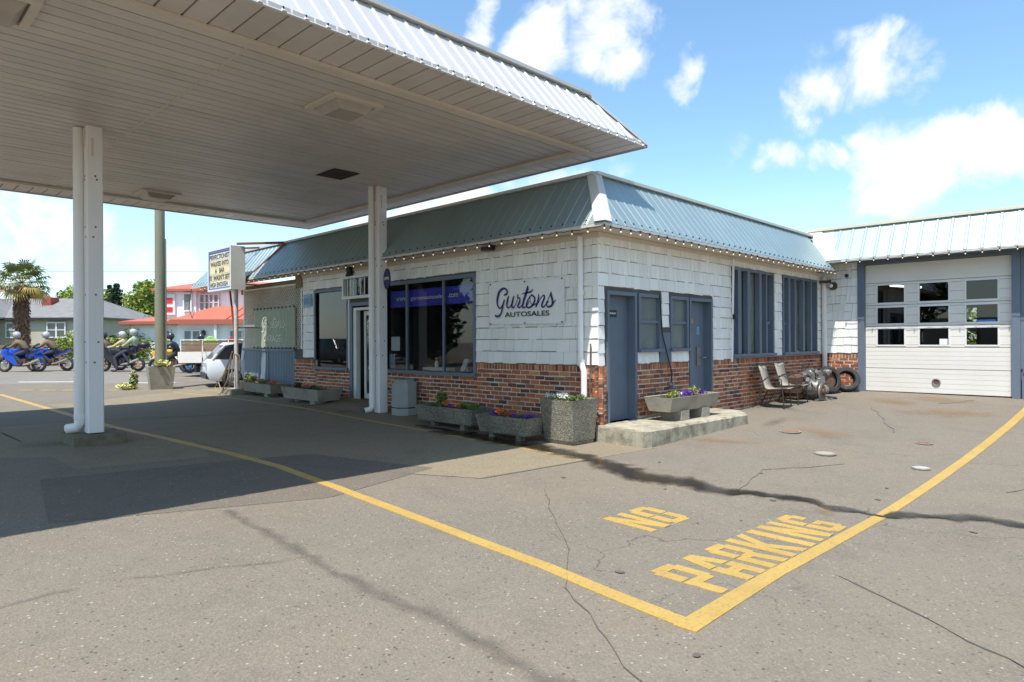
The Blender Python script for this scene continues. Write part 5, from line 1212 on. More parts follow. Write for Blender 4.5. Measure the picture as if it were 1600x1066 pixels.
# ------------------------------------------------------------ chairs, engine, tyres
def chair():
    t=thing('patio_chair','','chair',(0,0,0),'pair of sling patio chairs')
    r=.013; W2=.27
    for s in (-1,1):
        b=B(); b.tube([(s*W2,.14,.90),(s*W2,.0,.42),(s*W2,-.06,.39),(s*W2,-.46,.42)],r,8); mk('side_rail',b,'bronze',t,True)
        b=B(); b.tube([(s*W2*1.08,-.40,0),(s*W2*1.08,-.36,.40),(s*W2*1.06,-.34,.60),(s*W2*1.05,-.24,.66),(s*W2*1.03,-.05,.64),(s*W2,.05,.55)],r,8); mk('armrest',b,'bronze',t,True)
        b=B(); b.tube([(s*W2,.02,.44),(s*W2*1.05,.25,0)],r,8); mk('leg',b,'bronze',t)
    b=B(); n=10; prof=[(.13,.89),(.10,.78),(.06,.62),(.03,.50),(.0,.43),(-.06,.395),(-.15,.385),(-.30,.395),(-.40,.41),(-.46,.42)]
    for (y,z) in prof:
        for s in (-1,0,1): b.v.append(Vector((s*(W2-.005),y+(.012 if s==0 else 0),z-(.015 if s==0 else 0))))
    for i in range(len(prof)-1):
        for c_ in (0,1): b.f.append((i*3+c_,i*3+c_+1,(i+1)*3+c_+1,(i+1)*3+c_))
    o=mk('sling',b,'sling',t,True); mo=o.modifiers.new('thickness','SOLIDIFY'); mo.thickness=.006
    b=B(); b.tube([(-W2,.14,.90),(W2,.14,.90)],r,8); b.tube([(-W2,-.3,.36),(W2,-.3,.36)],r*.8,6); b.tube([(-W2,.15,.2),(W2,.15,.2)],r*.8,6); mks('cross_bar',b,'bronze',t)
    return t
ch=chair(); ch2=copy_tree(ch)
ch['label']='taupe sling patio chair on the left of the pair, against the brick'; ch2['label']='taupe sling patio chair on the right of the pair, next to the engine'
ch.location=(13.98,5.98,G(13.98,5.9)); ch.rotation_euler.z=R(8); ch2.location=(14.85,5.98,G(14.85,5.9)); ch2.rotation_euler.z=R(2)
def tyre(t,r=.33,w=.2):
    b=B(); prof=[(r*.60,-w*.35),(r*.66,-w*.5),(r*.9,-w*.5),(r*.985,-w*.40),(r,-w*.30),(r,-.012),(r*.975,-.008),(r*.975,.008),(r,.012),(r,w*.30),(r*.985,w*.40),(r*.9,w*.5),(r*.66,w*.5),(r*.60,w*.35)]
    n=28; k=0
    for (rr,h) in prof:
        for j in range(n): a=2*PI*j/n; b.v.append(Vector((rr*math.cos(a),h,rr*math.sin(a))))
    m_=len(prof)
    for i in range(m_-1):
        for j in range(n): b.f.append((i*n+j,(i+1)*n+j,(i+1)*n+(j+1)%n,i*n+(j+1)%n))
    mk('tread',b,'rubber',t,True,ang=30)
    b=B()
    for j in range(n):
        a=2*PI*(j+.5)/n
        for h in (-w*.2,w*.2):
            c_=Vector((math.cos(a)*r*1.004,h,math.sin(a)*r*1.004)); d=Vector((-math.sin(a),0,math.cos(a))); b.beam(c_-Vector((0,w*.12,0)),c_+Vector((0,w*.12,0)),.02,.012,up=d)
    mk('tread_block',b,'rubber',t,kind='stuff')
ti=thing('loose_tyre','old tyre standing against the bricks behind the engine','tyre',(0,0,0),'loose tyres by the garage door'); tyre(ti); b=B(); b.lathe([(.2,-.02),(.2,.02)],(0,0,0),20,axis='y'); mk('rim',b,'iron',ti)
ENX=0
t2=thing('loose_tyre','old tyre leaning nearest the garage door, its open side outward','tyre',(0,0,0),'loose tyres by the garage door'); tyre(t2,.31,.22)
t3=thing('loose_tyre','dirty tyre lying half hidden behind the upright tyres','tyre',(0,0,0),'loose tyres by the garage door'); tyre(t3,.30,.2)
ti.location=(17.1,5.80,.26+.34); ti.rotation_euler=(R(-10),0,R(-22)); t2.location=(17.72,5.60,.28+.31); t2.rotation_euler=(R(-22),0,R(-58)); t3.location=(17.05,6.12,.26+.33); t3.rotation_euler=(R(-6),0,R(8))
EN0=set(bpy.data.objects)
en=thing('scrap_engine','greasy dismantled engine and gearbox with a brake disc, dumped by the wall','engine',(16.05,5.85,.22)); ez=.22
mk('engine_block',B().beam((15.75,6.05,.55),(16.35,5.95,.62),.34,.36).beam((15.8,6.05,.35),(16.3,5.95,.38),.3,.2),'iron',en)
mk('cylinder_head',B().beam((16.1,5.85,.72),(16.55,5.75,.80),.26,.14).beam((16.2,5.72,.58),(16.62,5.66,.66),.15,.16),'steel',en)
b=B()
for k in range(9): b.beam((16.1+k*.05,5.72-.01*k,.62+.012*k),(16.1+k*.05,5.94-.01*k,.84+.01*k),.018,.05)
mk('cooling_fin',b,'steel',en)
mk('gearbox',B().lathe([(.17,-.22),(.2,-.05),(.13,.1),(.09,.3),(.05,.4)],(16.0,5.72,.50),14,axis='y').lathe([(.1,0),(.13,.1),(.1,.2)],(16.5,5.62,.42),12,axis='x'),'steel',en,True)
mk('brake_disc',B().lathe([(.15,-.02),(.15,.0),(.075,.0),(.07,-.05),(.03,-.06)],(15.95,5.42,.42),22,axis='y'),'iron',en,True)
mk('brake_disc',B().torus((15.95,5.44,.42),.17,.02,'y'),'steel',en,True)
b=B(); rr=random.Random(4)
for k in range(14):
    p=Vector((rr.uniform(15.6,16.7),rr.uniform(5.6,6.1),rr.uniform(.35,.9))); q=p+Vector((rr.uniform(-.3,.3),rr.uniform(-.2,.2),rr.uniform(-.25,.2))); q.z=max(q.z,.26); mid=(p+q)/2+Vector((rr.uniform(-.1,.1),rr.uniform(-.1,.1),rr.uniform(-.05,.12))); b.tube([p,mid,q],rr.uniform(.01,.025),7)
mk('hose',b,'black',en,True)
b=B()
for k in range(16):
    p=Vector((rr.uniform(15.65,16.65),rr.uniform(5.5,6.0),rr.uniform(.32,.86))); s=rr.uniform(.04,.1); b.lathe([(s*.7,-s*.5),(s,-s*.2),(s,s*.2),(s*.6,s*.5)],p,8,axis=rr.choice('xyz'))
mks('casting',b,'steel',en)
b=B(); b.beam((15.75,5.5,.25),(16.1,5.36,.25),.03,.02); b.beam((16.1,5.36,.25),(16.2,5.5,.30),.03,.02); b.beam((16.2,5.3,.24),(16.5,5.5,.24),.05,.02); mks('bracket',b,'steel',en)
solo('oil_pan',B().beam((16.35,5.35,.235),(16.7,5.5,.235),.22,.05),'black','black oil pan on the ground below the engine','pan',(16.5,5.4,.23))

for o_ in set(bpy.data.objects)-EN0:
    if not o_.parent: o_.location.x-=.38
# ------------------------------------------------------------ vehicles
def place(root,s,d,dz=0,heading=0):
    x,y=SF(s,d); root.location=(x,y,G(x,y)+dz); root.rotation_euler.z=STR_A+heading
def wheel(t,x,y,r,w=.2,rim='rimgrey',nm='wheel'):
    b=B(); b.torus((x,y,r),r-.075*r/.3,.075*r/.3*1.25,'y',22,8,sq=w/.2); o=mk(nm,b,'rubber',t,True)
    b=B(); b.lathe([(r*.66,-w*.3),(r*.66,w*.3)],(x,y,r),16,axis='y'); mk('rim',b,rim,o)
    b=B()
    for k in range(5):
        a=2*PI*k/5; 
        for sd in (-1,1): b.beam((x,y+sd*w*.33,r),(x+math.cos(a)*r*.6,y+sd*w*.33,r+math.sin(a)*r*.6),.05,.02,up=Vector((0,1,0)))
    mk('spoke',b,'rimgrey',o)
def loft(sections,mt,name,t,close=True):
    """sections: list of (x, [(y,z)...]) same count"""
    b=B(); n=len(sections[0][1])
    for x,pr in sections:
        for (y,z) in pr: b.v.append(Vector((x,y,z)))
    for i in range(len(sections)-1):
        for j in range(n): b.f.append((i*n+j,i*n+(j+1)%n,(i+1)*n+(j+1)%n,(i+1)*n+j))
    b.f.append(tuple(range(n-1,-1,-1))); b.f.append(tuple((len(sections)-1)*n+j for j in range(n)))
    return mk(name,b,mt,t,True,ang=35)
def car(label,paint,L,Wd,H,kind,name='parked_car',cat='car',group=None):
    t=thing(name,label,cat,(0,0,0),group); h2=Wd/2
    def sec(x,zt,zb,w): return (x,[(-w*.92,zb),(-w,zb+.15),(-w,zt*.82),(-w*.93,zt),(w*.93,zt),(w,zt*.82),(w,zb+.15),(w*.92,zb)])
    be=.62*H if kind!='suv' else .60*H
    loft([sec(-L/2,be*.80,.38,h2*.80),sec(-L/2+.12,be*.93,.25,h2*.93),sec(-L*.28,be*1.0,.2,h2),sec(0,be*1.02,.2,h2),sec(L*.22,be*1.03,.2,h2),sec(L/2-.15,be*(1.05 if kind=='suv' else 1.0),.25,h2*.95),sec(L/2,be*.92,.35,h2*.86)],paint,'body',t)
    # greenhouse (front is -x)
    def gs(x,z0,z1,w0,w1): return (x,[(-w0,z0),(-w1,z1),(w1,z1),(w0,z0)])
    xf=-L*.24; xr=L*.46 if kind!='sedan' else L*.34
    loft([gs(xf,be*.99,be*1.0,h2*.9,h2*.88),gs(xf+.55,be*.99,H*.94,h2*.92,h2*.72),gs(0,be*.99,H*.985,h2*.93,h2*.74),gs(L*.25,be*.99,H*.975,h2*.93,h2*.74),gs(xr-.42,be*.99,H*.93,h2*.9,h2*.70),gs(xr,be*.99,be*1.06,h2*.88,h2*.84)],'pane_d','glass',t)
    b=B(); b.frus([Vector((xf+.50,-h2*.725,H*.935)),Vector((xr-.38,-h2*.705,H*.93)),Vector((xr-.38,h2*.705,H*.93)),Vector((xf+.50,h2*.725,H*.935))],[Vector((xf+.75,-h2*.68,H)),Vector((xr-.5,-h2*.66,H*.995)),Vector((xr-.5,h2*.66,H*.995)),Vector((xf+.75,h2*.68,H))]); mk('roof',b,paint,t)
    b=B()
    for s in (-1,1):
        b.beam((xf+.02,s*h2*.9,be),(xf+.56,s*h2*.74,H*.95),.05,.05); b.beam((0,s*h2*.935,be),(0,s*h2*.745,H*.97),.07,.04); b.beam((L*.24,s*h2*.93,be),(L*.22,s*h2*.745,H*.97),.08,.04); b.beam((xr,s*h2*.87,be*1.04),(xr-.41,s*h2*.71,H*.93),.09,.05)
    mks('pillar',b,paint,t)
    for x in (-L*.31,L*.31):
        for s in (-1,1): wheel(t,x,s*(h2-.1),.32 if kind!='suv' else .34)
    for s in (-1,1):
        b=B(); b.ball((-L/2+.10,s*h2*.72,be*.74),.12,(.6,1.2,.7)); mk('headlight',b,'white',t,True)
        b=B(); b.box(L/2-.06,L/2-.0,s*h2*.66-.09,s*h2*.66+.09,be*.66,be*.9); mks('tail_light',b,'redlamp',t)
        b=B(); b.ball((xf+.45,s*(h2+.08),be*1.05),.09,(.6,1,.7)); mk('mirror',b,paint,t,True)
    b=B(); b.box(-L/2-.02,-L/2+.06,-h2*.8,h2*.8,.28,.45); b.box(L/2-.05,L/2+.03,-h2*.84,h2*.84,.32,.5); mks('bumper',b,'black',t)
    b=B(); b.box(L/2-.02,L/2+.02,-.25,.25,.55,.67); mk('number_plate',b,'frame_w',t)
    return t
c1=car('grey hatchback driving on the far side of the street behind the canopy post','cargrey',4.2,1.75,1.45,'hatch'); place(c1,-33.2,50.5,0,0)
c2=car('small white estate car parked behind the sign post, rear towards the street','carwhite',4.1,1.68,1.52,'suv'); place(c2,-8.55,23.2,0,R(-148))
b=B(); c3=car('dark plum people carrier parked at the lot edge, reflected in the window','cardark',4.4,1.8,1.65,'suv'); c3.location=(-6.5,39,G(-6.5,39)); c3.rotation_euler.z=R(85)
# flatbed truck
t=thing('flatbed_truck','white flatbed truck with weathered board sides parked beyond the pole','truck',(0,0,0)); 
b=B(); b.box(0,3.4,-.95,.95,.86,.98); mk('bed_floor',b,'truckwhite',t)
for (x0,x1) in ((.0,1.05),(1.08,3.4)):
    for s in (-1,1): b=B(); b.box(x0+.01,x1-.01,s*.96-.02,s*.96+.02,.62,1.12); mk('drop_side',b,'truckwhite',t)
b=B(); b.box(-.03,.0,-.95,.95,.72,1.12); mk('tailgate',b,'truckwhite',t)
for s in (-1,1):
    for k in range(4):
        for (x0,x1) in ((.12,1.0),(1.1,3.3)): b=B(); b.box(x0,x1,s*.9-.015,s*.9+.015,1.13+k*.125,1.245+k*.125); mk('side_board',b,'wood',t)
for k in range(4): b=B(); b.box(.1,.13,-.88,.88,1.13+k*.125,1.245+k*.125); mk('side_board',b,'wood',t)
b=B()
for x in (.1,1.05,2.2,3.35):
    for s in (-1,1): b.box(x-.02,x+.02,s*.93-.015,s*.93+.015,1.1,1.68)
b.beam((.1,-.93,1.68),(3.35,-.93,1.68),.03); b.beam((.1,.93,1.68),(3.35,.93,1.68),.03); mks('stake_rail',b,'truckwhite',t)
b=B(); b.box(.1,5.2,-.35,.35,.5,.84); mk('chassis',b,'black',t)
for x,y in ((1.3,.75),(1.3,-.75),(4.6,.78),(4.6,-.78)): wheel(t,x,y,.34,.24,'iron')
b=B(); b.box(.75,.78,-.95,-.55,.22,.72); b.box(.75,.78,.55,.95,.22,.72); mks('mud_flap',b,'black',t)
loft([(3.6,[(-.85,.5),(-.85,1.9),(.85,1.9),(.85,.5)]),(4.2,[(-.88,.45),(-.85,2.0),(.85,2.0),(.88,.45)]),(5.0,[(-.88,.45),(-.84,1.35),(.84,1.35),(.88,.45)]),(5.4,[(-.85,.5),(-.8,1.2),(.8,1.2),(.85,.5)])],'truckwhite','cab',t)
b=B()
for y in (-.8,-.55,.55,.8): b.lathe([(.05,-.02),(.05,.02)],(.0,y,.64),10,axis='x')
b.box(-.04,.02,-.92,.92,.58,.62); mks('tail_light',b,'redlamp',t)
b=B(); b.box(.3,.32,.3,.9,.5,.7); mk('number_plate',b,'frame_w',t)
place(t,-12.75,26.0,0,R(4)); t.scale=(.84,.84,.84)
tl=t.location; 
def jerry(s,d,z,mt,label):
    b=B(); x,y=SF(s,d); zz=G(x,y)+z; b.box(x-.18,x+.18,y-.10,y+.10,zz,zz+.28); b.tube([(x-.1,y,zz+.28),(x-.05,y,zz+.34),(x+.08,y,zz+.34),(x+.12,y,zz+.28)],.02,6); solo('fuel_can',b,mt,label,'fuel can',(x,y,zz))
jerry(-11.85,26.0,1.22,'lime','lime green plastic can on the truck bed'); jerry(-11.0,26.0,1.22,'red','red plastic can on the truck bed by the sign post')
# ------------------------------------------------------------ motorcycles and riders
def motorcycle(label,paint,rimm,black=False,top=False,group='motorcycles waiting in the street'):
    t=thing('motorcycle',label,'motorcycle',(0,0,0),group)   # heading -x
    for x,nm in ((-.72,'wheel'),(.72,'wheel')):
        b=B(); b.torus((x,0,.31),.255,.062,'y',24,8); o=mk(nm,b,'rubber',t,True); b=B(); b.torus((x,0,.31),.20,.018,'y',24,6); mk('rim',b,rimm,o,True)
        b=B()
        for k in range(5): a=2*PI*k/5+.3; b.beam((x,0,.31),(x+math.cos(a)*.2,0,.31+math.sin(a)*.2),.03,.02,up=Vector((0,1,0)))
        b.lathe([(.11,-.03),(.11,-.025)],(x,0,.31),14,axis='y'); mk('spoke',b,rimm,o)
    b=B(); b.tube([(-.72,-.09,.31),(-.45,-.09,.85)],.028,8); b.tube([(-.72,.09,.31),(-.45,.09,.85)],.028,8); mk('fork',b,'rimgrey',t,True)
    b=B(); b.tube([(-.42,-.33,.98),(-.46,-.12,.93),(-.46,.12,.93),(-.42,.33,.98)],.016,6); mk('handlebar',b,'black',t,True)
    b=B(); b.beam((-.28,0,.42),(.25,0,.40),.30,.32); b.lathe([(.13,-.2),(.15,0),(.13,.2)],(.02,0,.42),12,axis='y'); b.beam((.2,-.08,.45),(.72,-.1,.31),.04,.06); b.beam((.2,.08,.45),(.72,.1,.31),.04,.06); mk('engine',b,'iron' if not black else 'bikeblack',t)
    loft([(-.38,[(-.10,.78),(-.12,.90),(0,.97),(.12,.90),(.10,.78)]),(-.15,[(-.15,.74),(-.17,.92),(0,1.0),(.17,.92),(.15,.74)]),(.12,[(-.09,.72),(-.11,.82),(0,.88),(.11,.82),(.09,.72)])],paint,'fuel_tank',t)
    loft([(.05,[(-.10,.74),(-.12,.80),(.12,.80),(.10,.74)]),(.35,[(-.13,.74),(-.14,.81),(.14,.81),(.13,.74)]),(.60,[(-.11,.82),(-.12,.90),(.12,.90),(.11,.82)]),(.85,[(-.06,.92),(-.07,.97),(.07,.97),(.06,.92)])],'bikeblack','seat',t)
    loft([(.25,[(-.12,.62),(-.13,.73),(.13,.73),(.12,.62)]),(.9,[(-.05,.86),(-.06,.95),(.06,.95),(.05,.86)])],paint,'tail_fairing',t)
    # front fairing
    loft([(-.86,[(-.06,.80),(-.07,.88),(0,.93),(.07,.88),(.06,.80)]),(-.68,[(-.17,.68),(-.19,.92),(0,1.05),(.19,.92),(.17,.68)]),(-.45,[(-.21,.50),(-.22,.90),(0,1.0),(.22,.90),(.21,.50)]),(-.2,[(-.20,.30),(-.20,.72),(0,.78),(.20,.72),(.20,.30)]),(.1,[(-.15,.26),(-.16,.5),(0,.52),(.16,.5),(.15,.26)])],paint,'front_fairing',t)
    b=B(); b.add([(-.80,-.11,.95),(-.80,.11,.95),(-.52,.14,1.18),(-.52,-.14,1.18)],[(0,1,2,3)]); mk('windscreen',b,'pane_d',t)
    b=B(); b.torus((-.72,0,.31),.335,.03,'y',12,6,1.8); b.v=[v for v in b.v]; mk('mudguard',B().beam((-.95,0,.58),(-.6,0,.66),.12,.03),paint,t)
    b=B(); b.tube([(.1,-.17,.30),(.4,-.2,.34),(.85,-.2,.52)],[.03,.05,.055],10); mk('exhaust',b,'rimgrey',t,True)
    b=B(); b.ball((-.86,0,.84),.07,(.5,1.3,.8)); mk('headlight',b,'white',t,True)
    b=B(); b.box(.88,.92,-.05,.05,.86,.92); mks('tail_light',b,'redlamp',t)
    if top: b=B(); b.ball((1.0,0,1.12),.24,(1.0,1.0,.62)); mk('top_box',b,'black',t,True)
    return t
def skin(name,verts,edges,radii,mt,parent,sub=1,root=0):
    me=bpy.data.meshes.new(name); me.from_pydata(verts,edges,[]); me.materials.append(M[mt]); o=bpy.data.objects.new(name,me); COL.objects.link(o); o.parent=parent
    m_=o.modifiers.new('skin','SKIN'); m_.use_smooth_shade=True
    for i,r in enumerate(radii):
        sv=me.skin_vertices[0].data[i]; sv.radius=(r,r) if not isinstance(r,tuple) else r; sv.use_root=(i==root)
    s=o.modifiers.new('sub','SUBSURF'); s.levels=sub; s.render_levels=sub
    return o
def rider(label,jacket,trousers,helmet,lean=.18,foot_down=True,dx=.0,pillion=False):
    """sits on a seat whose top is at x=.25+dx, z=.8, heading -x"""
    t=thing('person',label,'person',(0,0,0)); x=.25+dx; z=.83+(.10 if pillion else 0)
    hx=x; cz=z+.34; cx=x-lean; nx,nz=x-lean*1.3,z+.56
    hy=.30 if not pillion else .18; hxx,hz=(-.40,1.0) if not pillion else (x-.45,z+.12)
    # legs and hips
    V=[(hx,0,z+.05)]; E=[]; Rr=[.15]
    for s in (-1,1):
        k=len(V)
        if foot_down and s==-1: pts=[(hx-.02,s*.12,z+.02),(hx-.36,s*.24,z-.22),(hx-.22,s*.30,.13),(hx-.24,s*.31,.06),(hx-.42,s*.33,.045)]
        else: pts=[(hx-.02,s*.12,z+.02),(hx-.40,s*.22,z-.10),(hx-.12,s*.22,.36),(hx-.12,s*.22,.30),(hx-.30,s*.23,.27)]
        rs=[.105,.085,.055,.05,.045]; V+=pts; Rr+=rs; E.append((0,k)); E+=[(k+i,k+i+1) for i in range(4)]
    skin('trousers',V,E,Rr,trousers,t)
    # torso, neck, arms as one surface
    V=[(hx,0,z+.06),(hx-lean*.4,0,z+.20),(cx,0,cz),(nx,0,nz-.06),(nx-.02,0,nz+.04)]; E=[(0,1),(1,2),(2,3),(3,4)]; Rr=[(.16,.14),(.15,.13),(.17,.14),(.10,.09),(.06,.06)]
    for s in (-1,1):
        k=len(V); sh=(cx-.02,s*.20,cz+.10); hd=(hxx,s*hy,hz+.02); el=((sh[0]+hd[0])/2+.04,s*(.30),(sh[2]+hd[2])/2-.08)
        V+=[sh,el,hd]; Rr+=[.085,.062,.045]; E+=[(2,k),(k,k+1),(k+1,k+2)]
    skin('jacket',V,E,Rr,jacket,t)
    for s in (-1,1):
        b=B(); hd=Vector((hxx-.03,s*hy,hz+.02))
        b.ball(hd,.045,(1.1,.8,.8),10,6)
        for f in range(4): b.tube([hd+Vector((-.03,s*(-.03+f*.02),.01)),hd+Vector((-.07,s*(-.03+f*.02),.0)),hd+Vector((-.07,s*(-.03+f*.02),-.035))],.011,6)
        b.tube([hd+Vector((0,-s*.04,0)),hd+Vector((-.04,-s*.055,-.02))],.012,6); mk('glove',b,'leather',t,True)
        fx,fz=(hx-.34,.05) if (foot_down and s==-1) else (hx-.22,.28); fy=s*(.32 if (foot_down and s==-1) else .225)
        mk('boot',B().ball((fx,fy,fz+.0),.06,(2.2,.8,.85),10,6),'leather',t,True)
    hc=Vector((nx-.05,0,nz+.17))
    b=B(); b.ball(hc,.145,(1.12,.92,1.05),16,12); mk('helmet',b,helmet,t,True)
    b=B(); b.ball(hc+Vector((-.055,0,.012)),.128,(1.0,1.0,.5),14,8); mk('visor',b,'pane_d',t,True)
    b=B(); b.ball(hc+Vector((-.07,0,-.075)),.09,(1.0,.9,.55),12,6); mk('chin_bar',b,helmet,t,True)
    return t
def bike_at(mc,riders,s,d,head=0):
    place(mc,s,d,0,head)
    for r_ in riders: r_.location=mc.location; r_.rotation_euler=mc.rotation_euler
D0=28.0
bike_at(motorcycle('blue sport motorcycle, farthest left in the street','bikeblue','rimgrey'),[rider('rider in a brown jacket and pale helmet on the leftmost blue motorcycle','brownjacket','denim','helmet_w',.32,False)],-20.65,27.9)
bike_at(motorcycle('blue sport motorcycle just left of the tall canopy post','bikeblue','rimgrey'),[rider('rider in a brown jacket and pale helmet, nearest the tall canopy post','brownjacket','denim','helmet_w',.30,False)],-20.0,28.7)
bike_at(motorcycle('black touring motorcycle with a top box carrying two people','bikeblack','rimtan',True,True),[rider('rider in a tan jacket putting a foot down from the touring motorcycle','tanjacket','denim','helmet_w',.10,True),rider('pillion passenger in a white and green jacket and white helmet','whgreen','denim','helmet_w',.02,False,.36,True)],-16.55,28.0)
bike_at(motorcycle('grey motorcycle partly hidden behind the tall canopy post','cargrey','rimgrey',True),[rider('rider in grey with a dark helmet, partly hidden behind the tall canopy post','brownjacket','denim','helmet_b',.15,True)],-18.0,29.2)
bike_at(motorcycle('yellow sport motorcycle with blue wheels behind the wooden pole','bikeyellow','rimblue'),[rider('rider in black leather and dark helmet right of the wooden pole','leather','leather','helmet_b',.22,True)],-14.35,28.0)
bike_at(motorcycle('black and yellow motorcycle half hidden behind the truck','bikeblack','rimgrey',True),[rider('rider in black reaching forward beside the truck boards','leather','leather','helmet_b',.2,True)],-13.75,29.4)

# ------------------------------------------------------------ vegetation
def tree(name,label,cat,x,y,z,h,r,mt,n=3200,size=.16,trunk=.18,lobes=14,seed=1,group=None,low=.25,conifer=False):
    rr=random.Random(seed); t=thing(name,label,cat,(x,y,z),group); b=B(); tb=B()
    tb.tube([(x,y,z-.1),(x+.1,y,z+h*.3),(x-.05,y+.05,z+h*.7),(x,y,z+h*.9)],[trunk,trunk*.7,trunk*.35,trunk*.1],8)
    if conifer:
        for k in range(lobes):
            f=k/lobes; zz=z+h*(.12+.86*f); R1=r*(1-f)**.85+.08
            for q in range(9):
                a=q*2*PI/9+k*1.3+rr.uniform(-.2,.2); L=R1*rr.uniform(.7,1.1); e=Vector((x+math.cos(a)*L,y+math.sin(a)*L,zz-L*.25)); tb.tube([(x,y,zz),e],[.03,.01],4,False)
                for m_ in range(4):
                    p=Vector((x,y,zz)).lerp(e,(m_+1)/4); leafcloud(b,p,(R1*.16,R1*.16,h*.03),max(3,n//(lobes*36)),size,rnd=rr)
    else:
        for k in range(lobes):
            a=rr.uniform(0,2*PI); rad=r*rr.uniform(.1,.72); zz=z+h*rr.uniform(low+.12,.93); 
            fz=1-abs((zz-z)/h-.62)*1.1; c=Vector((x+math.cos(a)*rad*fz,y+math.sin(a)*rad*fz,zz)); lr=r*rr.uniform(.26,.46)
            tb.tube([(x,y,z+h*low),(x+(c.x-x)*.5,y+(c.y-y)*.5,z+(c.z-z)*.75),c],[trunk*.45,trunk*.25,.02],5,False)
            leafcloud(b,c,(lr,lr,lr*.75),n//lobes,size,rnd=rr)
    mk('trunk',tb,'bark',t); mk('crown',b,mt,t); return t
def T(s,d,*a,**k):
    x,y=SF(s,d); z=a[3] if False else .5; return x,y
for (s,d,h,r,mt,lb,nm,cf,sd) in [(-44.5,68,8.8,3.6,'leaf_light','light green tree rising behind the grey roof and chimney','broadleaf_tree',False,3),(-49,74,6.8,2.4,'green_leaf','small green tree behind the left end of the grey roof','broadleaf_tree',False,4),
   (-42.5,70,7.6,1.6,'leaf_dark','slim dark conifer just left of the tall canopy post','conifer',True,5),(-37,62,7.0,2.4,'leaf_dark','dark conifer standing left of the red roofed shop','conifer',True,6),
   (-36.2,66,7.3,3.1,'leaf_light','yellow green tree between the conifer and the red roofed shop','broadleaf_tree',False,7),(-34.3,62,7.4,3.0,'leaf_light','mid green tree touching the red roofed shop','broadleaf_tree',False,8),(-58,80,8,3.5,'green_leaf','green tree far at the left edge','broadleaf_tree',False,9)]:
    x,y=SF(s,d); tree(nm,lb,'tree',x,y,.5,h,r,mt,n=4200 if not cf else 5200,size=.17 if not cf else .11,lobes=18 if not cf else 16,seed=sd,conifer=cf)
def bush(s,d,h,r,mt,lb,sd,name='bush',cat='bush',n=1500,size=.1):
    x,y=SF(s,d); rr=random.Random(sd); t=thing(name,lb,cat,(x,y,.5)); b=B()
    for k in range(7): a=rr.uniform(0,6.3); leafcloud(b,(x+math.cos(a)*r*.5,y+math.sin(a)*r*.5,.5+h*rr.uniform(.2,.75)),(r*.55,r*.55,h*.3),n//7,size,rnd=rr)
    mk('crown',b,mt,t); tb=B(); tb.tube([(x,y,.4),(x,y,.5+h*.5)],.05,6); mk('stem',tb,'bark',t)
bush(-28.9,43.2,2.3,1.2,'leaf_light','bright green bush in front of the beige house window',21)
bush(-24.8,43,2.0,1.5,'green_leaf','rounded green bush left of the red roofed shop',22); bush(-26.6,47,3.0,1.5,'green_leaf','taller green bush behind the hedge by the canopy post',23)
t=thing('clipped_hedge','low light green hedge along the far footpath behind the touring motorcycle','hedge',(*SF(-25,41.5),.5)); b=B(); rr=random.Random(8)
for k in range(10): x,y=SF(-27.4+k*.5,41.5); leafcloud(b,(x,y,1.2),(.5,.5,.75),420,.09,rnd=rr)
mk('crown',b,'leaf_light',t)
# palm
px,py=SF(-25.6,34.6); t=thing('palm_tree','windmill palm with shaggy trunk at the left edge of the street','palm tree',(px,py,.5)); rr=random.Random(12)
b=B(); b.tube([(px,py,.4),(px+.03,py,1.5),(px,py+.03,3.2),(px,py,4.6)],[.27,.30,.33,.27],12)
for k in range(520):
    z=rr.uniform(.5,4.6); a=rr.uniform(0,6.283); r0=.30; p=Vector((px+math.cos(a)*r0,py+math.sin(a)*r0,z)); q=p+Vector((math.cos(a)*.10,math.sin(a)*.10,-rr.uniform(.05,.2))); b.beam(p,q,.07,.02)
mk('trunk',b,'palmbark',t)
top=Vector((px,py,4.75))
for k in range(30):
    a=k*2.399; el=(k/30); up=.95-1.55*el; dry=el>.72 
    d=Vector((math.cos(a)*math.cos(up*1.2),math.sin(a)*math.cos(up*1.2),math.sin(up*1.2))); L=rr.uniform(.75,1.0); hub=top+d*L
    b=B(); b.beam(top,hub,.03,.02)
    side=d.cross(Vector((0,0,1))).normalized(); upv=side.cross(d).normalized()
    for m_ in range(22):
        th=(m_/21-.5)*R(230); dd=(d*math.cos(th)+side*math.sin(th)).normalized(); ll=rr.uniform(.62,.85)*(1-.25*abs(th)/2)
        w=(dd.cross(upv)).normalized()*.032; mid=hub+dd*ll*.6+upv*.03; tip=hub+dd*ll+Vector((0,0,-.16-.12*el)); kk=len(b.v); b.v+=[hub-w*.3,hub+w*.3,mid+w,mid-w,tip]; b.f+=[(kk,kk+1,kk+2,kk+3),(kk+3,kk+2,kk+4)]
    mk('frond',b,'palmdry' if dry else 'palmleaf',t)

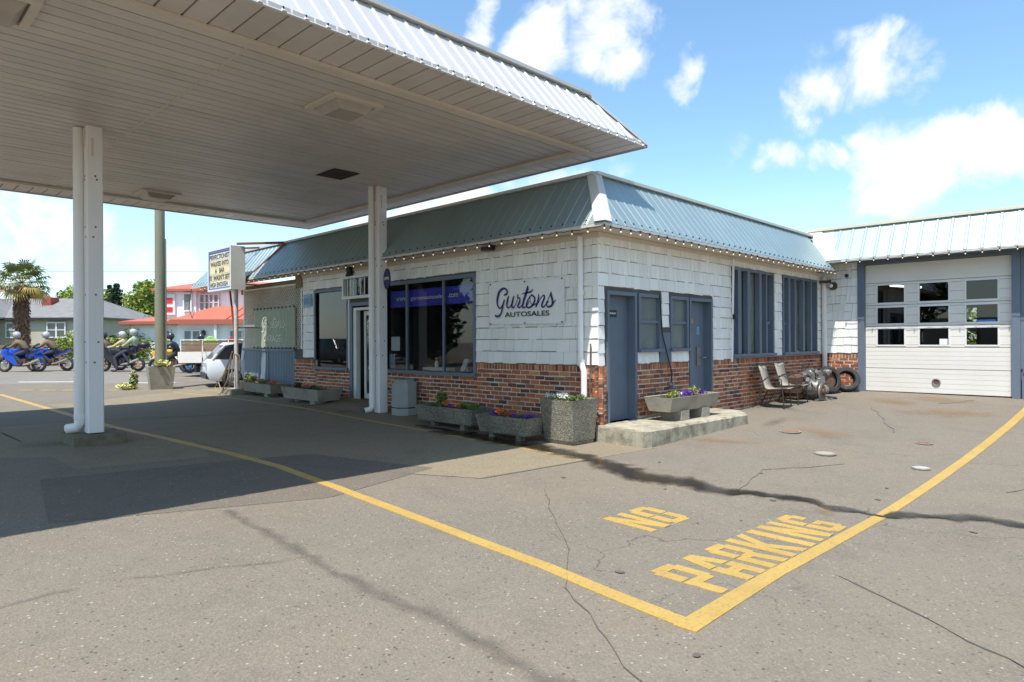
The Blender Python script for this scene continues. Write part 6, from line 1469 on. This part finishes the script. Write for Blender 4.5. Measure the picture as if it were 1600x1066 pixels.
# ------------------------------------------------------------ houses across the street
def sbox(b,s0,s1,d0,d1,z0,z1):
    p=[SF(s0,d0),SF(s1,d0),SF(s1,d1),SF(s0,d1)]; b.frus([Vector((*q,z0)) for q in p],[Vector((*q,z1)) for q in p]); return b
def hip(b,s0,s1,d0,d1,z0,z1,ins,ins2=None,th=.12):
    """hip roof; ridge inset"""
    ins2=ins if ins2 is None else ins2; dm=(d0+d1)/2
    e=[SFV(s0,d0,z0),SFV(s1,d0,z0),SFV(s1,d1,z0),SFV(s0,d1,z0)]; f_=[v-Vector((0,0,th)) for v in e]; r=[SFV(s0+ins,dm,z1),SFV(s1-ins2,dm,z1)]
    k=len(b.v); b.v+=e+f_+r; b.f+=[(k,k+1,k+9,k+8),(k+1,k+2,k+9),(k+2,k+3,k+8,k+9),(k+3,k,k+8),(k,k+4,k+5,k+1),(k+1,k+5,k+6,k+2),(k+2,k+6,k+7,k+3),(k+3,k+7,k+4,k),(k+4,k+7,k+6,k+5)]
    return b
def swin(parent,s0,s1,d,z0,z1,muls=1,pane='pane_d',fm='frame_w',w=.09,rail=True):
    b=B(); sbox(b,s0-w,s0,d-.06,d+.05,z0-w,z1+w); sbox(b,s1,s1+w,d-.06,d+.05,z0-w,z1+w); sbox(b,s0,s1,d-.06,d+.05,z1,z1+w); sbox(b,s0,s1,d-.06,d+.05,z0-w,z0)
    for k in range(1,muls+1): s=s0+(s1-s0)*k/(muls+1); sbox(b,s-.06,s+.06,d-.055,d+.05,z0,z1)
    if rail: sbox(b,s0,s1,d-.05,d+.05,(z0+z1)/2-.03,(z0+z1)/2+.03)
    o=mk('window',b,fm,parent); p=B(); sbox(p,s0,s1,d-.02,d+.02,z0,z1); mk('pane',p,pane,o); return o
hs=thing('beige_bungalow','low beige bungalow with grey shingle roof and red chimney across the street','house',(*SF(-37,55),.5))
b=B(); sbox(b,-48,-31.9,51.5,60,.3,3.55); mk('wall',b,'stucco',hs)
b=B(); hip(b,-48.4,-31.5,51.2,60.3,3.58,5.35,4.2,3.4); rf=mk('roof',b,'grey_roof',hs)
b=B(); hip(b,-47,-39.2,48.5,57,3.6,6.0,3.6,3.6); mk('roof',b,'grey_roof',hs); b=B(); sbox(b,-46.4,-39.9,49.2,56,.3,3.55); mk('wall',b,'stucco',hs)
b=B(); sbox(b,-38.3,-37.6,54,55,4.4,5.35); mk('chimney',b,'chimney',hs)
swin(hs,-39.2,-37.9,51.4,2.1,3.15,1,'pane_l'); swin(hs,-36.0,-34.7,51.4,2.1,3.15,1,'pane_d'); swin(hs,-43.9,-43.0,49.1,1.0,3.0,1,'pane_l')
b=B(); sbox(b,-48.4,-31.5,51.14,51.22,3.40,3.58); mks('gutter',b,'dark',hs); b=B(); sbox(b,-40.6,-40.5,51.3,51.4,.5,3.5); mk('downpipe',b,'iron',hs)
fn=thing('board_fence','low stained board fence in front of the bungalow','fence',(*SF(-35,44),.5))
for k in range(5): b=B(); sbox(b,-42,-29.5,44,44.05,.55+k*.19,.72+k*.19); mk('board',b,'fence',fn)
for k in range(7): b=B(); sbox(b,-42+k*2.08,-41.88+k*2.08,44.06,44.16,.4,1.6); mk('fence_post',b,'fence',fn)
rd=thing('red_roofed_shop','white two storey shop with orange red roofs across the street','building',(*SF(-18,44),.5))
b=B(); sbox(b,-24.4,-18.2,42.5,52,.3,2.85); mk('wall',b,'wht_stucco',rd)
b=B(); sbox(b,-20.6,-6,40.8,52,.3,2.8); mk('wall',b,'wht_stucco',rd)
b=B(); sbox(b,-22.9,-20.6,43.2,50,2.8,5.05); sbox(b,-20.6,-6,43.4,52,2.8,5.0); mks('upper_wall',b,'wht_stucco',rd)
b=B(); hip(b,-25.0,-17.6,42.1,52.5,2.95,4.0,4,.1,.22); mk('roof',b,'red_roof',rd)
b=B(); hip(b,-20.9,-4,40.3,50,2.98,4.55,2.5,3,.24); mk('roof',b,'red_roof',rd)
b=B(); hip(b,-23.4,-4,43.0,51,5.1,5.85,2.6,3,.12); mk('upper_roof',b,'red_roof',rd)
b=B(); hip(b,-23.3,-19.9,42.8,48,5.08,5.7,1.9,1.9,.14); mk('upper_roof',b,'red_roof',rd)
b=B()
for k in range(5,26):
    s_=-20.4+k*.6; b.beam(SFV(s_,40.35,3.03),SFV(s_,43.3,3.98),.04,.05)
mks('roof_rib',b,'red_roof',rd)
b=B(); sbox(b,-20.8,-4,40.26,40.33,2.72,3.0); sbox(b,-25.0,-20.9,42.04,42.11,2.76,2.96); mk('fascia',b,mat('red brown fascia',(.36,.10,.06),.6),rd)
swin(rd,-20.35,-19.2,43.3,3.7,4.7,3,'pane_l',rail=True,fm=mat('pinkish frame',(.62,.50,.48),.5))
swin(rd,-21.3,-20.9,43.1,3.7,4.75,0,'pane_l',rail=False)
swin(rd,-12.9,-11.3,43.3,3.6,4.6,1,'pane_l',rail=False)
swin(rd,-22.5,-21.9,42.4,1.2,2.35,1,'pane_l'); swin(rd,-20.1,-19.2,40.7,1.2,2.3,1,'pane_l')
swin(rd,-17.3,-16.6,40.7,.9,2.3,0,'pane_l'); swin(rd,-16.5,-14.4,40.7,.6,2.35,2,'pane_d',rail=False); swin(rd,-13.9,-13.1,40.7,.6,2.3,1,'pane_d',rail=False)
for s in (-18.1,-14.2,-9.5): b=B(); sbox(b,s-.08,s+.08,40.4,40.56,.3,2.8); mk('porch_post',b,'frame_w',rd)
for s in (-18.9,-12.2):
    b=B(); p=SFV(s,40.6,2.15); b.lathe([(.06,-.2),(.13,-.05),(.13,.1),(.03,.22)],p,8); mk('wall_lantern',b,'black',rd)
b=B(); sbox(b,-22.6,-21.9,43.05,43.18,3.4,4.75); sg=mk('wall_sign',b,'frame_w',rd)
b=B(); sbox(b,-22.45,-22.05,43.02,43.05,4.15,4.5); sbox(b,-22.45,-22.05,43.02,43.05,3.6,3.9); mks('sign_mark',b,'red',sg)
# banner flag by the red shop, overhead wires
x,y=SF(-10.6,38.6); t=thing('feather_flag','drooping yellow orange feather flag on a leaning pole by the red shop','flag',(x,y,.5)); mk('pole',B().tube([(x,y,.5),(x+.2,y,4.3)],.03,6),'steel',t); b=B(); 
for k in range(14): 
    a=k/13; b.v+=[Vector((x+.2+.1*math.sin(k),y+.1,4.3-a*1.7)),Vector((x+.75+.15*math.cos(k*1.3),y-.45,4.2-a*1.5))]
for k in range(13): b.f.append((2*k,2*k+1,2*k+3,2*k+2))
mk('cloth',b,mat('yellow cloth',(.75,.42,.04),.7,var=.2,vscale=4),t)
b=B(); pts=[SFV(-60+k*6,38+k*.2,6.3-.5*math.sin(PI*k/14)) for k in range(15)]; b.tube(pts,.010,4,False); solo('overhead_wire',b,'black','thin overhead wire crossing behind the trees','wire',(0,0,0))
b=B(); pts=[Vector((px_,py_,pz)) for px_,py_,pz in [(7.9,21.8,3.35),(8.6,24,2.75),(9.8,27,2.55),(11,30,3.0)]]; b.tube(pts,.012,5,False); solo('service_wire',b,'black','sagging wire leaving the far end of the shop roof','wire',(8,22,3.3))
for k,(x,y,h,r) in enumerate([(-11,36,8,4.5),(-17,42,9,5),(-22,50,9,5),(-14,30,8,4),(-26,60,9,5)]):  # unseen dark trees added so the shop windows reflect less bright sky
    tree('broadleaf_tree',['dark tree by the street, nearest the lot entrance outside the left of the photo','dark tree by the street, second from the lot entrance','dark tree by the street, third from the lot entrance','dark tree beside the lot, closest to the photographer','dark tree by the street, farthest outside the left of the photo'][k],'tree',x,y,.2,h,r,'leaf_dark',n=3600,size=.34,lobes=22,seed=60+k,low=.0)
# behind the camera: what the windows reflect
for k,(x,y,h,r) in enumerate([(-22,2,9,4),(-26,14,8,3.5),(-18,-12,10,4.5),(-6,-24,9,4),(8,-26,10,4.5),(20,-20,8,4),(-30,28,9,4)]):
    tree('broadleaf_tree',['tree behind the photographer, left of the lot','tree behind the photographer, farther along the lot','large tree behind the photographer by the corner','tree facing the garage side of the lot','large tree facing the blue doors','tree facing the garage door','tree near the street behind the photographer'][k],'tree',x,y,0,h,r,'green_leaf',n=2200,size=.28,lobes=14,seed=40+k)
for k,(x,y) in enumerate([(27,1.5),(27,4.8),(28,3.2)]):
    rr=random.Random(k); t=thing('garden_bush',['sunlit bush behind the garage, right','sunlit bush behind the garage, left','sunlit bush behind the garage, middle'][k],'bush',(x,y,.3)); b=B(); leafcloud(b,(x,y,1.8),(1.2,1.2,1.6),900,.14,rnd=rr); mk('crown',b,'leaf_light',t)
b=B(); b.box(-60,-54,-10,20,0,4); nb=thing('neighbour_building','long plain building behind the photographer across the lot','building',(-57,5,0)); mk('wall',b,'stucco',nb)
for k in range(6): b=B(); b.box(-54,-53.9,-8+k*4.5,-5.5+k*4.5,1.0,2.6); mk('window',b,'pane_d',nb)
